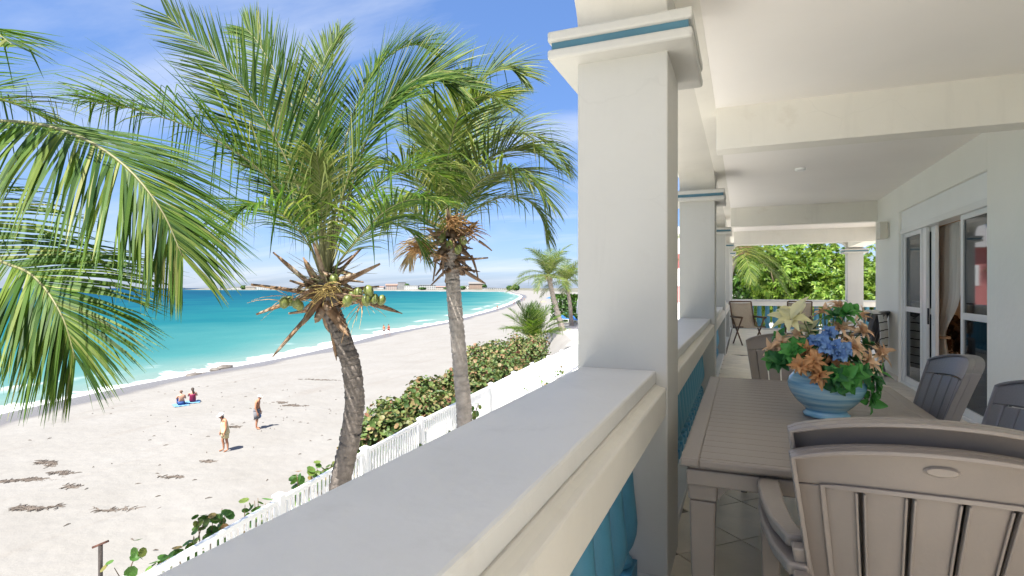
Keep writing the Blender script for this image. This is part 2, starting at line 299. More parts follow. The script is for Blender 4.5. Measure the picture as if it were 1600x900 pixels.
def sea_mat():
    m, nt, out = mat_new('turquoise_water'); N = nt.nodes.new; L = nt.links.new
    p = N('ShaderNodeBsdfPrincipled'); L(p.outputs[0], out.inputs[0]); p.inputs['Specular IOR Level'].default_value = 0.16; p.inputs['Roughness'].default_value = 0.2; p.inputs['IOR'].default_value = 1.33
    g = N('ShaderNodeNewGeometry'); at = N('ShaderNodeAttribute'); at.attribute_name = 'shore'
    nn = N('ShaderNodeTexNoise'); nn.inputs['Scale'].default_value = 0.035; nn.inputs['Detail'].default_value = 5; L(g.outputs['Position'], nn.inputs['Vector'])
    sw = N('ShaderNodeMapRange'); sw.inputs[3].default_value = -0.16; sw.inputs[4].default_value = 0.16; L(nn.outputs[0], sw.inputs[0])
    # depth 0..1 from distance to shore, logarithmic
    ab = N('ShaderNodeMath'); ab.operation = 'MULTIPLY'; ab.inputs[1].default_value = -1; L(at.outputs['Fac'], ab.inputs[0])
    a1 = N('ShaderNodeMath'); a1.operation = 'ADD'; a1.inputs[1].default_value = 1.0; L(ab.outputs[0], a1.inputs[0])
    a2 = N('ShaderNodeMath'); a2.operation = 'MAXIMUM'; a2.inputs[1].default_value = 1.0; L(a1.outputs[0], a2.inputs[0])
    lg = N('ShaderNodeMath'); lg.operation = 'LOGARITHM'; lg.inputs[1].default_value = 1200.0; L(a2.outputs[0], lg.inputs[0])
    dd = N('ShaderNodeMath'); dd.operation = 'ADD'; L(lg.outputs[0], dd.inputs[0]); L(sw.outputs[0], dd.inputs[1])
    r = N('ShaderNodeValToRGB'); el = r.color_ramp.elements
    while len(el) < 6: el.new(0.5)
    for i, (q, c) in enumerate([(0.0, (0.16, 0.198, 0.181)), (0.25, (0.11, 0.185, 0.172)), (0.43, (0.036, 0.138, 0.14)), (0.60, (0.006, 0.090, 0.108)), (0.78, (0.001, 0.055, 0.090)), (1.0, (0.0005, 0.022, 0.064))]):
        el[i].position = q; el[i].color = (*c, 1)
    L(dd.outputs[0], r.inputs[0])
    # foam: swash along the edge plus a broken line a few metres out
    n1 = N('ShaderNodeTexNoise'); n1.inputs['Scale'].default_value = 0.16; n1.inputs['Detail'].default_value = 3; L(g.outputs['Position'], n1.inputs['Vector'])
    s1 = N('ShaderNodeMapRange'); s1.inputs[1].default_value = 0.3; s1.inputs[2].default_value = 0.7; s1.inputs[3].default_value = -1.6; s1.inputs[4].default_value = 1.6; L(n1.outputs[0], s1.inputs[0])
    ds = N('ShaderNodeMath'); ds.operation = 'ADD'; L(at.outputs['Fac'], ds.inputs[0]); L(s1.outputs[0], ds.inputs[1])
    f1 = N('ShaderNodeMapRange'); f1.inputs[1].default_value = -3.0; f1.inputs[2].default_value = -1.3; L(ds.outputs[0], f1.inputs[0])
    n2 = N('ShaderNodeTexNoise'); n2.inputs['Scale'].default_value = 1.6; n2.inputs['Detail'].default_value = 8; n2.inputs['Roughness'].default_value = 0.7; L(g.outputs['Position'], n2.inputs['Vector'])
    f1n = N('ShaderNodeMath'); f1n.operation = 'ADD'; L(f1.outputs[0], f1n.inputs[0]); L(n2.outputs[0], f1n.inputs[1])
    f1r = N('ShaderNodeMapRange'); f1r.inputs[1].default_value = 0.70; f1r.inputs[2].default_value = 1.05; L(f1n.outputs[0], f1r.inputs[0])
    d2 = N('ShaderNodeMath'); d2.operation = 'ADD'; d2.inputs[1].default_value = 7.5; L(ds.outputs[0], d2.inputs[0])
    d2a = N('ShaderNodeMath'); d2a.operation = 'ABSOLUTE'; L(d2.outputs[0], d2a.inputs[0])
    f2 = N('ShaderNodeMapRange'); f2.inputs[1].default_value = 1.6; f2.inputs[2].default_value = 0.0; L(d2a.outputs[0], f2.inputs[0])
    n3 = N('ShaderNodeTexNoise'); n3.inputs['Scale'].default_value = 0.055; n3.inputs['Detail'].default_value = 5; L(g.outputs['Position'], n3.inputs['Vector'])
    f2n = N('ShaderNodeMapRange'); f2n.inputs[1].default_value = 0.5; f2n.inputs[2].default_value = 0.66; f2n.inputs[4].default_value = 0.65; L(n3.outputs[0], f2n.inputs[0])
    f2m = N('ShaderNodeMath'); f2m.operation = 'MULTIPLY'; L(f2.outputs[0], f2m.inputs[0]); L(f2n.outputs[0], f2m.inputs[1])
    fm = N('ShaderNodeMath'); fm.operation = 'MAXIMUM'; L(f1r.outputs[0], fm.inputs[0]); L(f2m.outputs[0], fm.inputs[1])
    mx = N('ShaderNodeMixRGB'); mx.inputs[2].default_value = (0.55, 0.56, 0.56, 1); L(fm.outputs[0], mx.inputs[0]); L(r.outputs[0], mx.inputs[1]); L(mx.outputs[0], p.inputs['Base Color']); p.inputs['Specular IOR Level'].default_value = 0.0
    gl = N('ShaderNodeBsdfGlossy'); gl.inputs['Roughness'].default_value = 0.15; fr = N('ShaderNodeFresnel'); fr.inputs[0].default_value = 1.33; fc = N('ShaderNodeMath'); fc.operation = 'MINIMUM'; fc.inputs[1].default_value = 0.075; L(fr.outputs[0], fc.inputs[0])
    ms = N('ShaderNodeMixShader'); L(fc.outputs[0], ms.inputs[0]); L(p.outputs[0], ms.inputs[1]); L(gl.outputs[0], ms.inputs[2]); L(ms.outputs[0], out.inputs[0])
    ro = N('ShaderNodeMapRange'); ro.inputs[3].default_value = 0.5; ro.inputs[4].default_value = 0.75; L(fm.outputs[0], ro.inputs[0]); L(ro.outputs[0], p.inputs['Roughness'])
    mp = N('ShaderNodeMapping'); mp.inputs['Rotation'].default_value = (0, 0, R(-15)); mp.inputs['Scale'].default_value = (1.0, 0.35, 1); L(g.outputs['Position'], mp.inputs[0])
    w1 = N('ShaderNodeTexNoise'); w1.inputs['Scale'].default_value = 0.45; w1.inputs['Detail'].default_value = 8; w1.inputs['Roughness'].default_value = 0.6; L(mp.outputs[0], w1.inputs['Vector'])
    b = N('ShaderNodeBump'); b.inputs['Strength'].default_value = 0.55; b.inputs['Distance'].default_value = 0.55; L(w1.outputs[0], b.inputs['Height']); L(b.outputs[0], p.inputs['Normal']); L(b.outputs[0], gl.inputs['Normal'])
    return m
M['sand'] = sand_mat(); M['sea'] = sea_mat()

# ------------------------------------------------------------------ terrain: shoreline, beach, garden terrace, sea
SHORE = [(-34, -400), (-33.6, -60), (-33.2, 0), (-32.8, 20), (-32.4, 35), (-31.2, 45), (-28.6, 55), (-25.6, 67), (-23.6, 82), (-22.2, 97), (-14.7, 133), (-12.5, 153), (-5.5, 217), (1.5, 316), (8, 464), (10, 600), (3, 780), (-20, 1160), (-111, 1260), (-380, 1620), (-640, 1800), (-900, 2150), (-1208, 2320)]
_sh = [tuple(v) for v in (Vector((a, b, 0)) for a, b in SHORE)]
sh_pts = np.array([(v.x, v.y) for v in catmull([Vector(s) for s in _sh], 260)])
land = np.vstack([sh_pts, [(-1400, 2500), (-1300, 2900), (0, 3400), (5200, 3400), (5200, -400)]])
FX = np.array([-400, -10, 0, 10, 20, 30, 45, 70, 110, 150, 300, 1000, 3000.]); FV = np.array([2, -3.9, -5.30, -6.72, -7.65, -8.25, -12.5, -23, -37, -50, -97, -290, -600.])
def fence_x(Y): return np.interp(Y, FX, FV)
def vnoise(x, y, s=0):
    """cheap smooth pseudo noise, sums of sines"""
    return (np.sin(x*1.0+1.3*s)*np.cos(y*1.27+0.7*s) + 0.6*np.sin(x*2.3+y*1.7+s) + 0.35*np.cos(x*4.9-y*3.7+2*s))/1.95
def shore_d(lat, z):
    lat = np.asarray(lat, float); z = np.asarray(z, float); shp = lat.shape; p = np.stack([lat.ravel(), z.ravel()], 1)
    best = np.full(len(p), 1e18)
    for i in range(len(sh_pts)-1):
        a = sh_pts[i]; d = sh_pts[i+1]-a; t = np.clip(((p-a)@d)/(d@d), 0, 1)
        best = np.minimum(best, ((p-a-t[:, None]*d)**2).sum(1))
    inside = np.zeros(len(p), bool); n = len(land)
    for i in range(n):
        x1, y1 = land[i]; x2, y2 = land[(i+1) % n]
        c = (y1 > p[:, 1]) != (y2 > p[:, 1])
        if y2 != y1: inside ^= c & (p[:, 0] < (x2-x1)*(p[:, 1]-y1)/(y2-y1)+x1)
    return (np.sqrt(best)*np.where(inside, 1, -1)).reshape(shp)
def ground_height(lat, z, d=None):
    lat = np.asarray(lat, float); z = np.asarray(z, float)
    if d is None: d = shore_d(lat, z)
    X = lat*CS-z*SN; Y = lat*SN+z*CS
    h = np.where(d < 0, np.maximum(0.09*d, -6), 0.86*(1-np.exp(-np.maximum(d, 0)/6.5)))
    h = h + 0.045*vnoise(X*0.35, Y*0.35)*sstep(2, 8, d) + 0.03*vnoise(X*1.1, Y*1.3, 2)*sstep(3, 9, d)
    u = X-fence_x(Y); bank = sstep(-4.2, -0.3, u)*sstep(420, 160, z)
    h = h*(1-bank)+3.8*bank
    far = sstep(520, 900, z)*sstep(12, 110, d); h = h+far*(4.5+2.2*vnoise(lat*0.012, z*0.009, 1))
    return h
def ground_z(X, Y):
    return float(ground_height(np.array([X*CS+Y*SN]), np.array([-X*SN+Y*CS]))[0])
def axis(parts):
    out = []
    for p in parts: out += list(p)
    return np.array(sorted(set(round(float(q), 3) for q in out)))
def geo(a, first, ratio, end):
    out = [a]; s = first; sg = 1 if end > a else -1
    while sg*(end-out[-1]) > 0: out.append(out[-1]+sg*s); s *= ratio
    return out[1:]
def grid_obj(name, lats, zs, hf, mat, attrs):
    A, B = np.meshgrid(lats, zs); d = shore_d(A, B); hgt = hf(A, B, d)
    X = A*CS-B*SN; Y = A*SN+B*CS; n, m = A.shape
    v = np.stack([X.ravel(), Y.ravel(), hgt.ravel()], 1)
    i = np.arange(n*m).reshape(n, m); f = np.stack([i[:-1, :-1].ravel(), i[:-1, 1:].ravel(), i[1:, 1:].ravel(), i[1:, :-1].ravel()], 1)
    me = bpy.data.meshes.new(name); me.from_pydata(v.tolist(), [], f.tolist()); me.materials.append(mat)
    me.polygons.foreach_set('use_smooth', [True]*len(me.polygons))
    for nm, fn in attrs.items():
        at = me.attributes.new(nm, 'FLOAT', 'POINT'); at.data.foreach_set('value', fn(A, B, d, hgt).ravel().astype(np.float32))
    me.update(); o = bpy.data.objects.new(name, me); COL.objects.link(o); o['kind'] = 'structure'; return o
b_lat = axis([np.arange(-42, 14.01, 0.7), geo(14, 0.8, 1.13, 5000), geo(-42, 1.0, 1.13, -1500)])
b_z = axis([np.arange(-2, 60, 0.8), geo(60, 0.9, 1.035, 3300), geo(-2, 3, 1.3, -390)])
beach = grid_obj('beach_sand', b_lat, b_z, ground_height, M['sand'], {'shore': lambda a, b, d, h: d, 'garden': lambda a, b, d, h: sstep(3.72, 3.795, h)*sstep(70, 50, b), 'scrub': lambda a, b, d, h: sstep(2.0, 3.6, h)*sstep(500, 700, b)})
s_lat = axis([np.arange(-80, 14.01, 0.9), geo(14, 1.2, 1.25, 6000), geo(-80, 1.2, 1.13, -16000)])
s_z = axis([np.arange(-2, 130, 1.0), geo(130, 1.2, 1.05, 20000), geo(-2, 4, 1.35, -600)])
def sea_h(a, b, d):
    X = a*CS-b*SN; Y = a*SN+b*CS
    w = 0.035*vnoise(X*0.5, Y*0.22, 3)+0.02*vnoise(X*1.3, Y*0.5, 5)
    ridge = 0.22*np.exp(-((d+3.0+0.8*vnoise(X*0.08, Y*0.08, 4))/0.9)**2)*sstep(160, 90, b)
    return np.where(d < 4, w*sstep(400, 100, b)*sstep(1, -4, d)+ridge, -0.5)
sea = grid_obj('sea', s_lat, s_z, sea_h, M['sea'], {'shore': lambda a, b, d, h: d})

# ------------------------------------------------------------------ the beach house: terrace, columns, balustrade, walls
DECK = H(-1.36); WX = 2.08
COLS = [-1.41, 2.62, 7.35, 12.0, 16.2, 20.0]; CD = 0.44; CX0, CX1 = -0.74, -0.315
ROOF = H(1.455)
villa = empty('beach_house', (2.0, 5.0, 3.8)); tag(villa, 'cream beach house with an arcaded terrace, blue trim and blue balusters', 'house')
def baluster_mesh():
    hb = 0.735
    prof = [(.052, .075), (.066, .085), (.067, .104), (.054, .118), (.050, .135), (.070, .165), (.085, .21), (.089, .25), (.084, .30), (.075, .37), (.068, .45), (.064, .52), (.062, .60), (.062, hb+.002)]
    prof = [(r_, z_ if z_ < .12 else .12+(z_-.12)*(hb-.12)/.542) for r_, z_ in prof[:-1]]+[(.062, hb+.002)]
    b = MB().lathe(prof, 22); b.box(-0.075, 0.075, -0.075, 0.075, -0.002, 0.076)
    me = b.mesh('baluster', M['blue']); me.polygons.foreach_set('use_smooth', [True]*len(me.polygons)); me.set_sharp_from_angle(angle=R(38)); return me
BAL = baluster_mesh()
def put_mesh(name, me, loc, parent, rz=0.0, scale=None):
    o = bpy.data.objects.new(name, me); COL.objects.link(o); o.parent = parent; o.location = Vector(loc)-worldloc(parent) if parent else loc
    o.rotation_euler = (0, 0, rz)
    if scale: o.scale = scale
    return o
def capital(par, x0, x1, y0, y1, p=0.117):
    for nm, m_, a, b, q, bv in (('capital_slab', M['shaft'], 1.083, 1.130, p, 0.012), ('capital_band', M['bluetrim'], 1.130, 1.165, p-0.018, 0.0), ('capital_slab', M['shaft'], 1.165, 1.216, p, 0.012)):
        box(nm, m_, par, x0-q, x1+q, y0-q, y1+q, H(a), H(b), bv)
for i, y in enumerate(COLS):
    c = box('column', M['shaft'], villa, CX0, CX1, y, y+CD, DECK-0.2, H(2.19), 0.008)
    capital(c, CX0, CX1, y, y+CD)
# end column carrying the far beam
c = box('column', M['shaft'], villa, 3.02, 3.45, 20.0, 20.44, DECK-0.2, H(1.9), 0.008); capital(c, 3.02, 3.45, 20.0, 20.44)
# arcade beam with rounded haunches between the columns
def arch(par, axis_, a0, a1, c0, c1, top, hcr=0.24, z0=1.216, z1=1.43):
    pts = [(a0, top), (a0, H(z0))]
    for k in range(9):
        t = k/8*math.pi/2; pts.append((a0+hcr*(1-math.cos(t)), H(z0+(z1-z0)*math.sin(t))))
    for k in range(9):
        t = (8-k)/8*math.pi/2; pts.append((a1-hcr*(1-math.cos(t)), H(z0+(z1-z0)*math.sin(t))))
    pts += [(a1, H(z0)), (a1, top)]
    mb = MB()
    n = len(pts); fr = []; 
    cols_ = pts[1:-1]
    # strip of quads from the opening edge up to the top
    vs_ = []
    for (a, z) in cols_:
        for c_ in (c0, c1):
            vs_.append((c_, a, z) if axis_ == 'y' else (a, c_, z)); vs_.append((c_, a, top) if axis_ == 'y' else (a, c_, top))
    f = []
    for k in range(len(cols_)-1):
        b = 4*k
        f += [(b, b+4, b+5, b+1), (b+2, b+3, b+7, b+6), (b, b+2, b+6, b+4), (b+1, b+5, b+7, b+3)]
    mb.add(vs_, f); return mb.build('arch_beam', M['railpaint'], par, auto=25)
for i in range(len(COLS)-1):
    arch(villa, 'y', COLS[i]+CD, COLS[i+1], CX0+0.004, CX1-0.004, H(2.18))
arch(villa, 'x', CX1, 3.02, 20.02, 20.40, H(1.88)); 
# ceiling, cove along the arcade, roof slab with its eave
box('ceiling', M['ceiling'], villa, CX1-0.006, 7.0, -0.96, 11.12, ROOF, H(1.72), 0)  # near edge ends early, out of view, to let sun onto the added terrace
box('ceiling', M['ceiling'], villa, CX1-0.006, 3.45, 11.1205, 20.5, ROOF, H(1.72), 0)
MB().prism([(CX1-0.003, H(1.425)), (-0.20, ROOF-0.002), (-0.20, ROOF+0.05), (CX1-0.003, ROOF+0.05)], 'y', -0.95, 20.0).build('ceiling_cove', M['paint'], villa)
box('roof_slab', M['wall'], villa, -1.18, 8.2, -1.0, 11.4, H(2.2), H(2.42), 0.01)
box('roof_slab', M['wall'], villa, -1.18, 3.7, 11.401, 21.0, H(2.2), H(2.42), 0.01)
BEAMS = [(0.05-0.22, 0.05), (4.80, 5.02), (10.9, 11.12), (15.5, 15.72)]
for (a, b) in BEAMS[1:]:
    box('cross_beam', M['paint'], villa, -0.197, 2.075 if b < 11 else 3.44, a, b, H(1.12), ROOF+0.012, 0.006)
box('ceiling_beam', M['paint'], villa, 3.03, 3.44, 11.125, 20.0, H(1.26), ROOF+0.012, 0.006)
# floor slab + diagonal tiles
slab = box('terrace_floor', M['grout'], villa, -0.95, 7.0, -1.0, 20.6, DECK-0.3, DECK-0.006, 0)
box('added_bounce_terrace', M['bouncetile'], villa, -0.95, 8.0, -11.0, 0.1, DECK-0.28, DECK+0.003, 0.01)  # unseen terrace added behind the camera to bounce sunlight under the roof
for (a, b, c_, d_) in ((WX+0.25, 2.75, DECK-0.28, ROOF+0.1), (5.45, 8.0, DECK-0.28, ROOF+0.1), (2.75, 5.45, DECK+2.15, ROOF+0.1)): box('house_end_wall', M['wall'], villa, a, b, -0.95, -0.7, c_, d_, 0.003)  # opening in this unseen wall added to let sunlight into the brown room
box('terrace_edge', M['paint'], villa, -1.0, -0.952, -11.0, 20.6, DECK-0.32, DECK+0.02, 0.01)
def tile_mats():
    out = []
    for i, c in enumerate([(0.78, 0.71, 0.60), (0.74, 0.67, 0.565), (0.82, 0.75, 0.64)]):
        out.append(plain('floor_tile_%d' % i, c, 0.38, 0.16, 4.0, 0.05, 25.0, 0.4, stain=((0.58, 0.51, 0.42), 7.0, 0.55, 0.45)))
    return out
TM = tile_mats(); random.seed(4)
TS = 0.415; tmesh = []
for m_ in TM:
    b = MB().box(-TS/2+0.004, TS/2-0.004, -TS/2+0.004, TS/2-0.004, -0.006, 0.0); tmesh.append(b.mesh('tile', m_))
dg = TS*math.sqrt(2); nt_ = 0
for j in range(-2, 60):
    for i in range(0, 8):
        x = -0.30+i*dg+(dg/2 if j % 2 else 0); y = 0.9+j*dg/2
        if x > 2.35 or y > 12.15 or x < -0.4: continue
        o = put_mesh('tile', random.choice(tmesh), (x, y, DECK+0.001*random.random()), slab, R(45)+R(90)*random.randrange(4)); nt_ += 1
floor_far = MB(); 
box('far_floor', TM[0], villa, -0.3, 7.0, 12.3, 20.0, DECK-0.006, DECK+0.001, 0)
# balustrade
def bay(y0, y1, nb):
    r = empty('balustrade', (CX0+0.2, (y0+y1)/2, DECK)); r.parent = villa; r.location = Vector((CX0+0.2, (y0+y1)/2, DECK))-villa.location
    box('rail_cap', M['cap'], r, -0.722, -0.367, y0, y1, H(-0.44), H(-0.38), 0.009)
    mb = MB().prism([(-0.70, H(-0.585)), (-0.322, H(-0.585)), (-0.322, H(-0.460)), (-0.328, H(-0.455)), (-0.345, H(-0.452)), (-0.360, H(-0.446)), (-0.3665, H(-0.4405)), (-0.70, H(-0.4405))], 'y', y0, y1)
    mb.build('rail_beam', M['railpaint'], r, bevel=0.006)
    box('plinth', M['cap'], r, -0.68, -0.34, y0, y1, DECK-0.05, DECK+0.04, 0.008)
    n = nb; st = (y1-y0)/n
    for k in range(n):
        o = bpy.data.objects.new('baluster', BAL); COL.objects.link(o); o.parent = r
        o.location = Vector((-0.52, y0+st*(k+0.5), DECK+0.04))-worldloc(r)
    return r
for i in range(len(COLS)-1): bay(COLS[i]+CD, COLS[i+1], 15 if i == 0 else (19 if i < 2 else 17))
def end_rail(x0, x1, nb):
    r = empty('balustrade', (0, 0, 0)); r.parent = villa; r.location = Vector(((x0+x1)/2, 20.2, DECK))-villa.location
    box('rail_cap', M['cap'], r, x0, x1, 20.03, 20.38, H(-0.44), H(-0.38), 0.009)
    box('rail_beam', M['paint'], r, x0, x1, 20.06, 20.35, H(-0.585), H(-0.442), 0.006)
    box('plinth', M['cap'], r, x0, x1, 20.06, 20.34, DECK-0.05, DECK+0.04, 0.008)
    for k in range(nb):
        o = bpy.data.objects.new('baluster', BAL); COL.objects.link(o); o.parent = r
        o.location = Vector((x0+(x1-x0)*(k+0.5)/nb, 20.2, DECK+0.04))-worldloc(r)
end_rail(CX1, 3.02, 14); end_rail(3.45, 6.2, 11)
# house wall with the door opening
WX = 2.08; D0, D1 = 6.41, 9.55; DT = H(1.094)
mb = MB(); mb.box(WX, WX+0.25, -0.95, D0, DECK-0.3, ROOF+0.1); mb.build('house_wall', M['wall'], villa, bevel=0.005)
box('house_wall', M['wall'], villa, WX, WX+0.25, D1, 11.05, DECK-0.3, ROOF+0.1, 0.005)
box('door_lintel', M['wall'], villa, WX, WX+0.25, D0+0.0005, D1-0.0005, DT, ROOF+0.1, 0)
box('end_wall', M['wall'], villa, WX+0.252, 7.5, 10.8, 11.05, DECK-0.3, ROOF+0.1, 0.005)
box('ground_floor', M['wall'], villa, 0.6, 7.5, -10.8, 20.0, 3.6, DECK-0.31, 0.005)
for (a, b) in ((-0.95, D0-0.01), (D1+0.01, 11.05)):
    box('skirting', TM[0], villa, WX-0.014, WX-0.0005, a, b, DECK+0.001, DECK+0.085, 0.003)
# brown room seen through the open door
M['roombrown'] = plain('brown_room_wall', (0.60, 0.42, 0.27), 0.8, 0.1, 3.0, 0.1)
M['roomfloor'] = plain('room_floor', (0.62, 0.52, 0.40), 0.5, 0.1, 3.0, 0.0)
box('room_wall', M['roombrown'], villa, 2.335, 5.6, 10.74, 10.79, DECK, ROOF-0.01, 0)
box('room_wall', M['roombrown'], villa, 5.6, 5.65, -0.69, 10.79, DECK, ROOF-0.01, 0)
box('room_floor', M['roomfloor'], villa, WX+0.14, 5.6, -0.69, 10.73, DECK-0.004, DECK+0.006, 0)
# sliding door with a roller shutter box
def glass_mat():
    m, nt, out = mat_new('door_glass'); N = nt.nodes.new; L = nt.links.new
    fr = N('ShaderNodeFresnel'); fr.inputs[0].default_value = 1.42
    tr = N('ShaderNodeBsdfTransparent'); tr.inputs[0].default_value = (0.16, 0.175, 0.20, 1); gl = N('ShaderNodeBsdfGlossy'); gl.inputs['Roughness'].default_value = 0.03; gl.inputs[0].default_value = (0.8, 0.85, 0.9, 1)
    mx = N('ShaderNodeMixShader'); L(fr.outputs[0], mx.inputs[0]); L(tr.outputs[0], mx.inputs[1]); L(gl.outputs[0], mx.inputs[2]); L(mx.outputs[0], out.inputs[0]); return m
M['glass'] = glass_mat()
M['screen'] = plain('insect_screen', (0.035, 0.038, 0.045), 0.7, 0.1, 30.0, 0.0)
door = empty('sliding_door', (0, 0, 0)); door.parent = villa; door.location = Vector((WX, 8.0, DECK))-villa.location
DH = H(0.77)
box('shutter_box', M['shutter'], door, WX+0.035, WX+0.24, D0+0.002, D1-0.002, H(0.845), DT-0.002, 0.004)
box('head_rail', M['alu'], door, WX+0.02, WX+0.2, D0+0.002, D1-0.002, DH, H(0.843), 0.006)
box('sill', M['alu'], door, WX+0.03, WX+0.2, D0+0.002, D1-0.002, DECK-0.002, DECK+0.035, 0.004)
for y in (D0+0.002, D1-0.052): box('jamb', M['alu'], door, WX+0.03, WX+0.2, y, y+0.05, DECK+0.036, DH-0.001, 0.004)
def panel(y0, y1, x, fill, midh=-0.295, st=0.065):
    z0, z1 = DECK+0.037, DH-0.002
    mb = MB(); mb.box(x, x+0.04, y0, y0+st, z0, z1); o = mb.build('door_stile', M['alu'], door, bevel=0.004)
    box('door_stile', M['alu'], door, x, x+0.04, y1-st, y1, z0, z1, 0.004)
    for (a, b) in ((z0, z0+0.08), (H(midh)-0.035, H(midh)+0.035), (z1-0.055, z1)):
        box('door_rail', M['alu'], door, x+0.002, x+0.038, y0+st, y1-st, a, b, 0.003)
    box('pane', fill, door, x+0.016, x+0.022, y0+st, y1-st, z0+0.08, H(midh)-0.035, 0)
    box('pane', fill, door, x+0.016, x+0.022, y0+st, y1-st, H(midh)+0.035, z1-0.055, 0)
panel(8.66, 9.495, WX+0.055, M['glass']); panel(8.30, 9.42, WX+0.105, M['glass'], st=0.15); box('door_stile', M['alu'], door, WX+0.06, WX+0.10, 8.49, 8.64, DECK+0.037, DH-0.002, 0.004); panel(6.2, 7.27, WX+0.055, M['glass']); panel(6.3, 7.22, WX+0.105, M['glass'])
mb = MB().box(WX+0.04, WX+0.056, 8.335, 8.365, H(-0.45), H(-0.25)); mb.build('door_handle', M['black'], door, bevel=0.004)
box('door_lock', M['black'], door, WX+0.04, WX+0.104, 8.42, 8.46, DECK+0.05, DECK+0.13, 0.004)
# wall lamp
def lamp():
    t = empty('wall_lamp', (WX, 10.2, H(0.85))); tag(t, 'square frosted glass wall lamp high beside the sliding door', 'lamp')
    fz = plain('frosted_glass', (0.72, 0.68, 0.58), 0.35, 0.06, 6.0, 0.0, spec=0.5)
    box('back_plate', M['alu'], t, WX-0.02, WX-0.001, 10.08, 10.32, H(0.78), H(1.0), 0.005)
    box('glass_shade', fz, t, WX-0.13, WX-0.022, 10.06, 10.19, H(0.76), H(1.02), 0.012)
    box('glass_shade', fz, t, WX-0.13, WX-0.022, 10.205, 10.335, H(0.76), H(1.02), 0.012)
lamp()
# smoke detector on the ceiling
sd = MB().lathe([(0.055, 0), (0.06, 0.012), (0.06, 0.03)], 20, (0.65, 7.6, ROOF-0.03)).build('ceiling_sensor', M['shutter'], None, auto=40)
tag(sd, 'small round white sensor on the terrace ceiling', 'sensor')
# curtain in the doorway
def curtain():
    mb = MB(); nz, ny = 26, 36; z0, z1 = DECK+0.03, H(0.76); vs_ = []
    for i in range(nz+1):
        t = i/nz; z = z0+(z1-z0)*t
        w = 1.0-0.62*math.exp(-((z-H(-0.62))/0.32)**2) if z > H(-0.62) else 0.38+0.30*min(1, (H(-0.62)-z)/0.5)
        for j in range(ny+1):
            s = j/ny; y = 9.0-1.05*w*s-0.16*(1-w); x = 2.345+0.03*math.sin(s*44)*(0.5+0.5*w)+0.012*math.sin(s*17+3*t)
            vs_.append((x, y, z))
    f = [(i*(ny+1)+j, i*(ny+1)+j+1, (i+1)*(ny+1)+j+1, (i+1)*(ny+1)+j) for i in range(nz) for j in range(ny)]
    mb.add(vs_, f); m, nt, out = mat_new('sheer_curtain'); N = nt.nodes.new; L = nt.links.new
    d = N('ShaderNodeBsdfDiffuse'); d.inputs[0].default_value = (0.86, 0.86, 0.82, 1); tr = N('ShaderNodeBsdfTranslucent'); tr.inputs[0].default_value = (0.86, 0.86, 0.82, 1)
    mx = N('ShaderNodeMixShader'); mx.inputs[0].default_value = 0.4; L(d.outputs[0], mx.inputs[1]); L(tr.outputs[0], mx.inputs[2]); L(mx.outputs[0], out.inputs[0])
    t = empty('curtain', (2.42, 8.6, DECK)); tag(t, 'sheer white curtain tied back inside the open sliding door', 'curtain')
    mb.build('curtain_cloth', m, t, smooth=True); 
    MB().tube([(2.30, 8.48, H(-0.62)), (2.29, 8.66, H(-0.63)), (2.32, 8.9, H(-0.60)), (2.39, 8.9, H(-0.60)), (2.40, 8.66, H(-0.62)), (2.38, 8.48, H(-0.62)), (2.30, 8.48, H(-0.62))], 0.018, 6).build('tie_band', M['roombrown'], t, smooth=True)
    box('curtain_rod', M['alu'], t, 2.338, 2.378, 8.0, 9.1, H(0.765), H(0.785), 0.004)
curtain()

# ------------------------------------------------------------------ white picket fence along the garden edge
def fence():
    Ys = [1.3+2.42*k for k in range(13)]
    p0 = Vector((float(fence_x(Ys[0])), Ys[0], 3.8))
    fn = empty('picket_fence', p0); tag(fn, 'white vinyl picket fence running along the edge of the beach', 'fence')
    top = 5.0
    pk = MB().box(-0.011, 0.011, -0.026, 0.026, 0.10, 1.12).mesh('picket', M['white'])
    pm = MB(); pm.box(-0.06, 0.06, -0.06, 0.06, -0.3, 1.20); pm.box(-0.075, 0.075, -0.075, 0.075, 1.20, 1.225); 
    pm.add([(-0.07, -0.07, 1.225), (0.07, -0.07, 1.225), (0.07, 0.07, 1.225), (-0.07, 0.07, 1.225), (0, 0, 1.265)], [(0, 1, 4), (1, 2, 4), (2, 3, 4), (3, 0, 4)])
    post = pm.mesh('post', M['white'])
    for k, y in enumerate(Ys):
        a = Vector((float(fence_x(y)), y, 3.8)); o = bpy.data.objects.new('post', post); COL.objects.link(o); o.parent = fn; o.location = a-p0
        if k == len(Ys)-1: break
        b = Vector((float(fence_x(Ys[k+1])), Ys[k+1], 3.8)); d = (b-a); ang = math.atan2(-d.x, d.y); L_ = d.length; o.rotation_euler = (0, 0, ang)
        for (z0, z1, w) in ((1.10, 1.165, 0.032), (0.09, 0.17, 0.028)):
            r = MB().box(-w, w, 0.06, L_-0.06, z0, z1).build('rail', M['white'], fn, local=True, bevel=0.004); r.location = a-p0; r.rotation_euler = (0, 0, ang)
        n = 21
        for j in range(n):
            q = a+d*((j+0.75)/(n+0.5)); o = bpy.data.objects.new('picket', pk); COL.objects.link(o); o.parent = fn; o.location = q-p0; o.rotation_euler = (0, 0, ang)
fence()

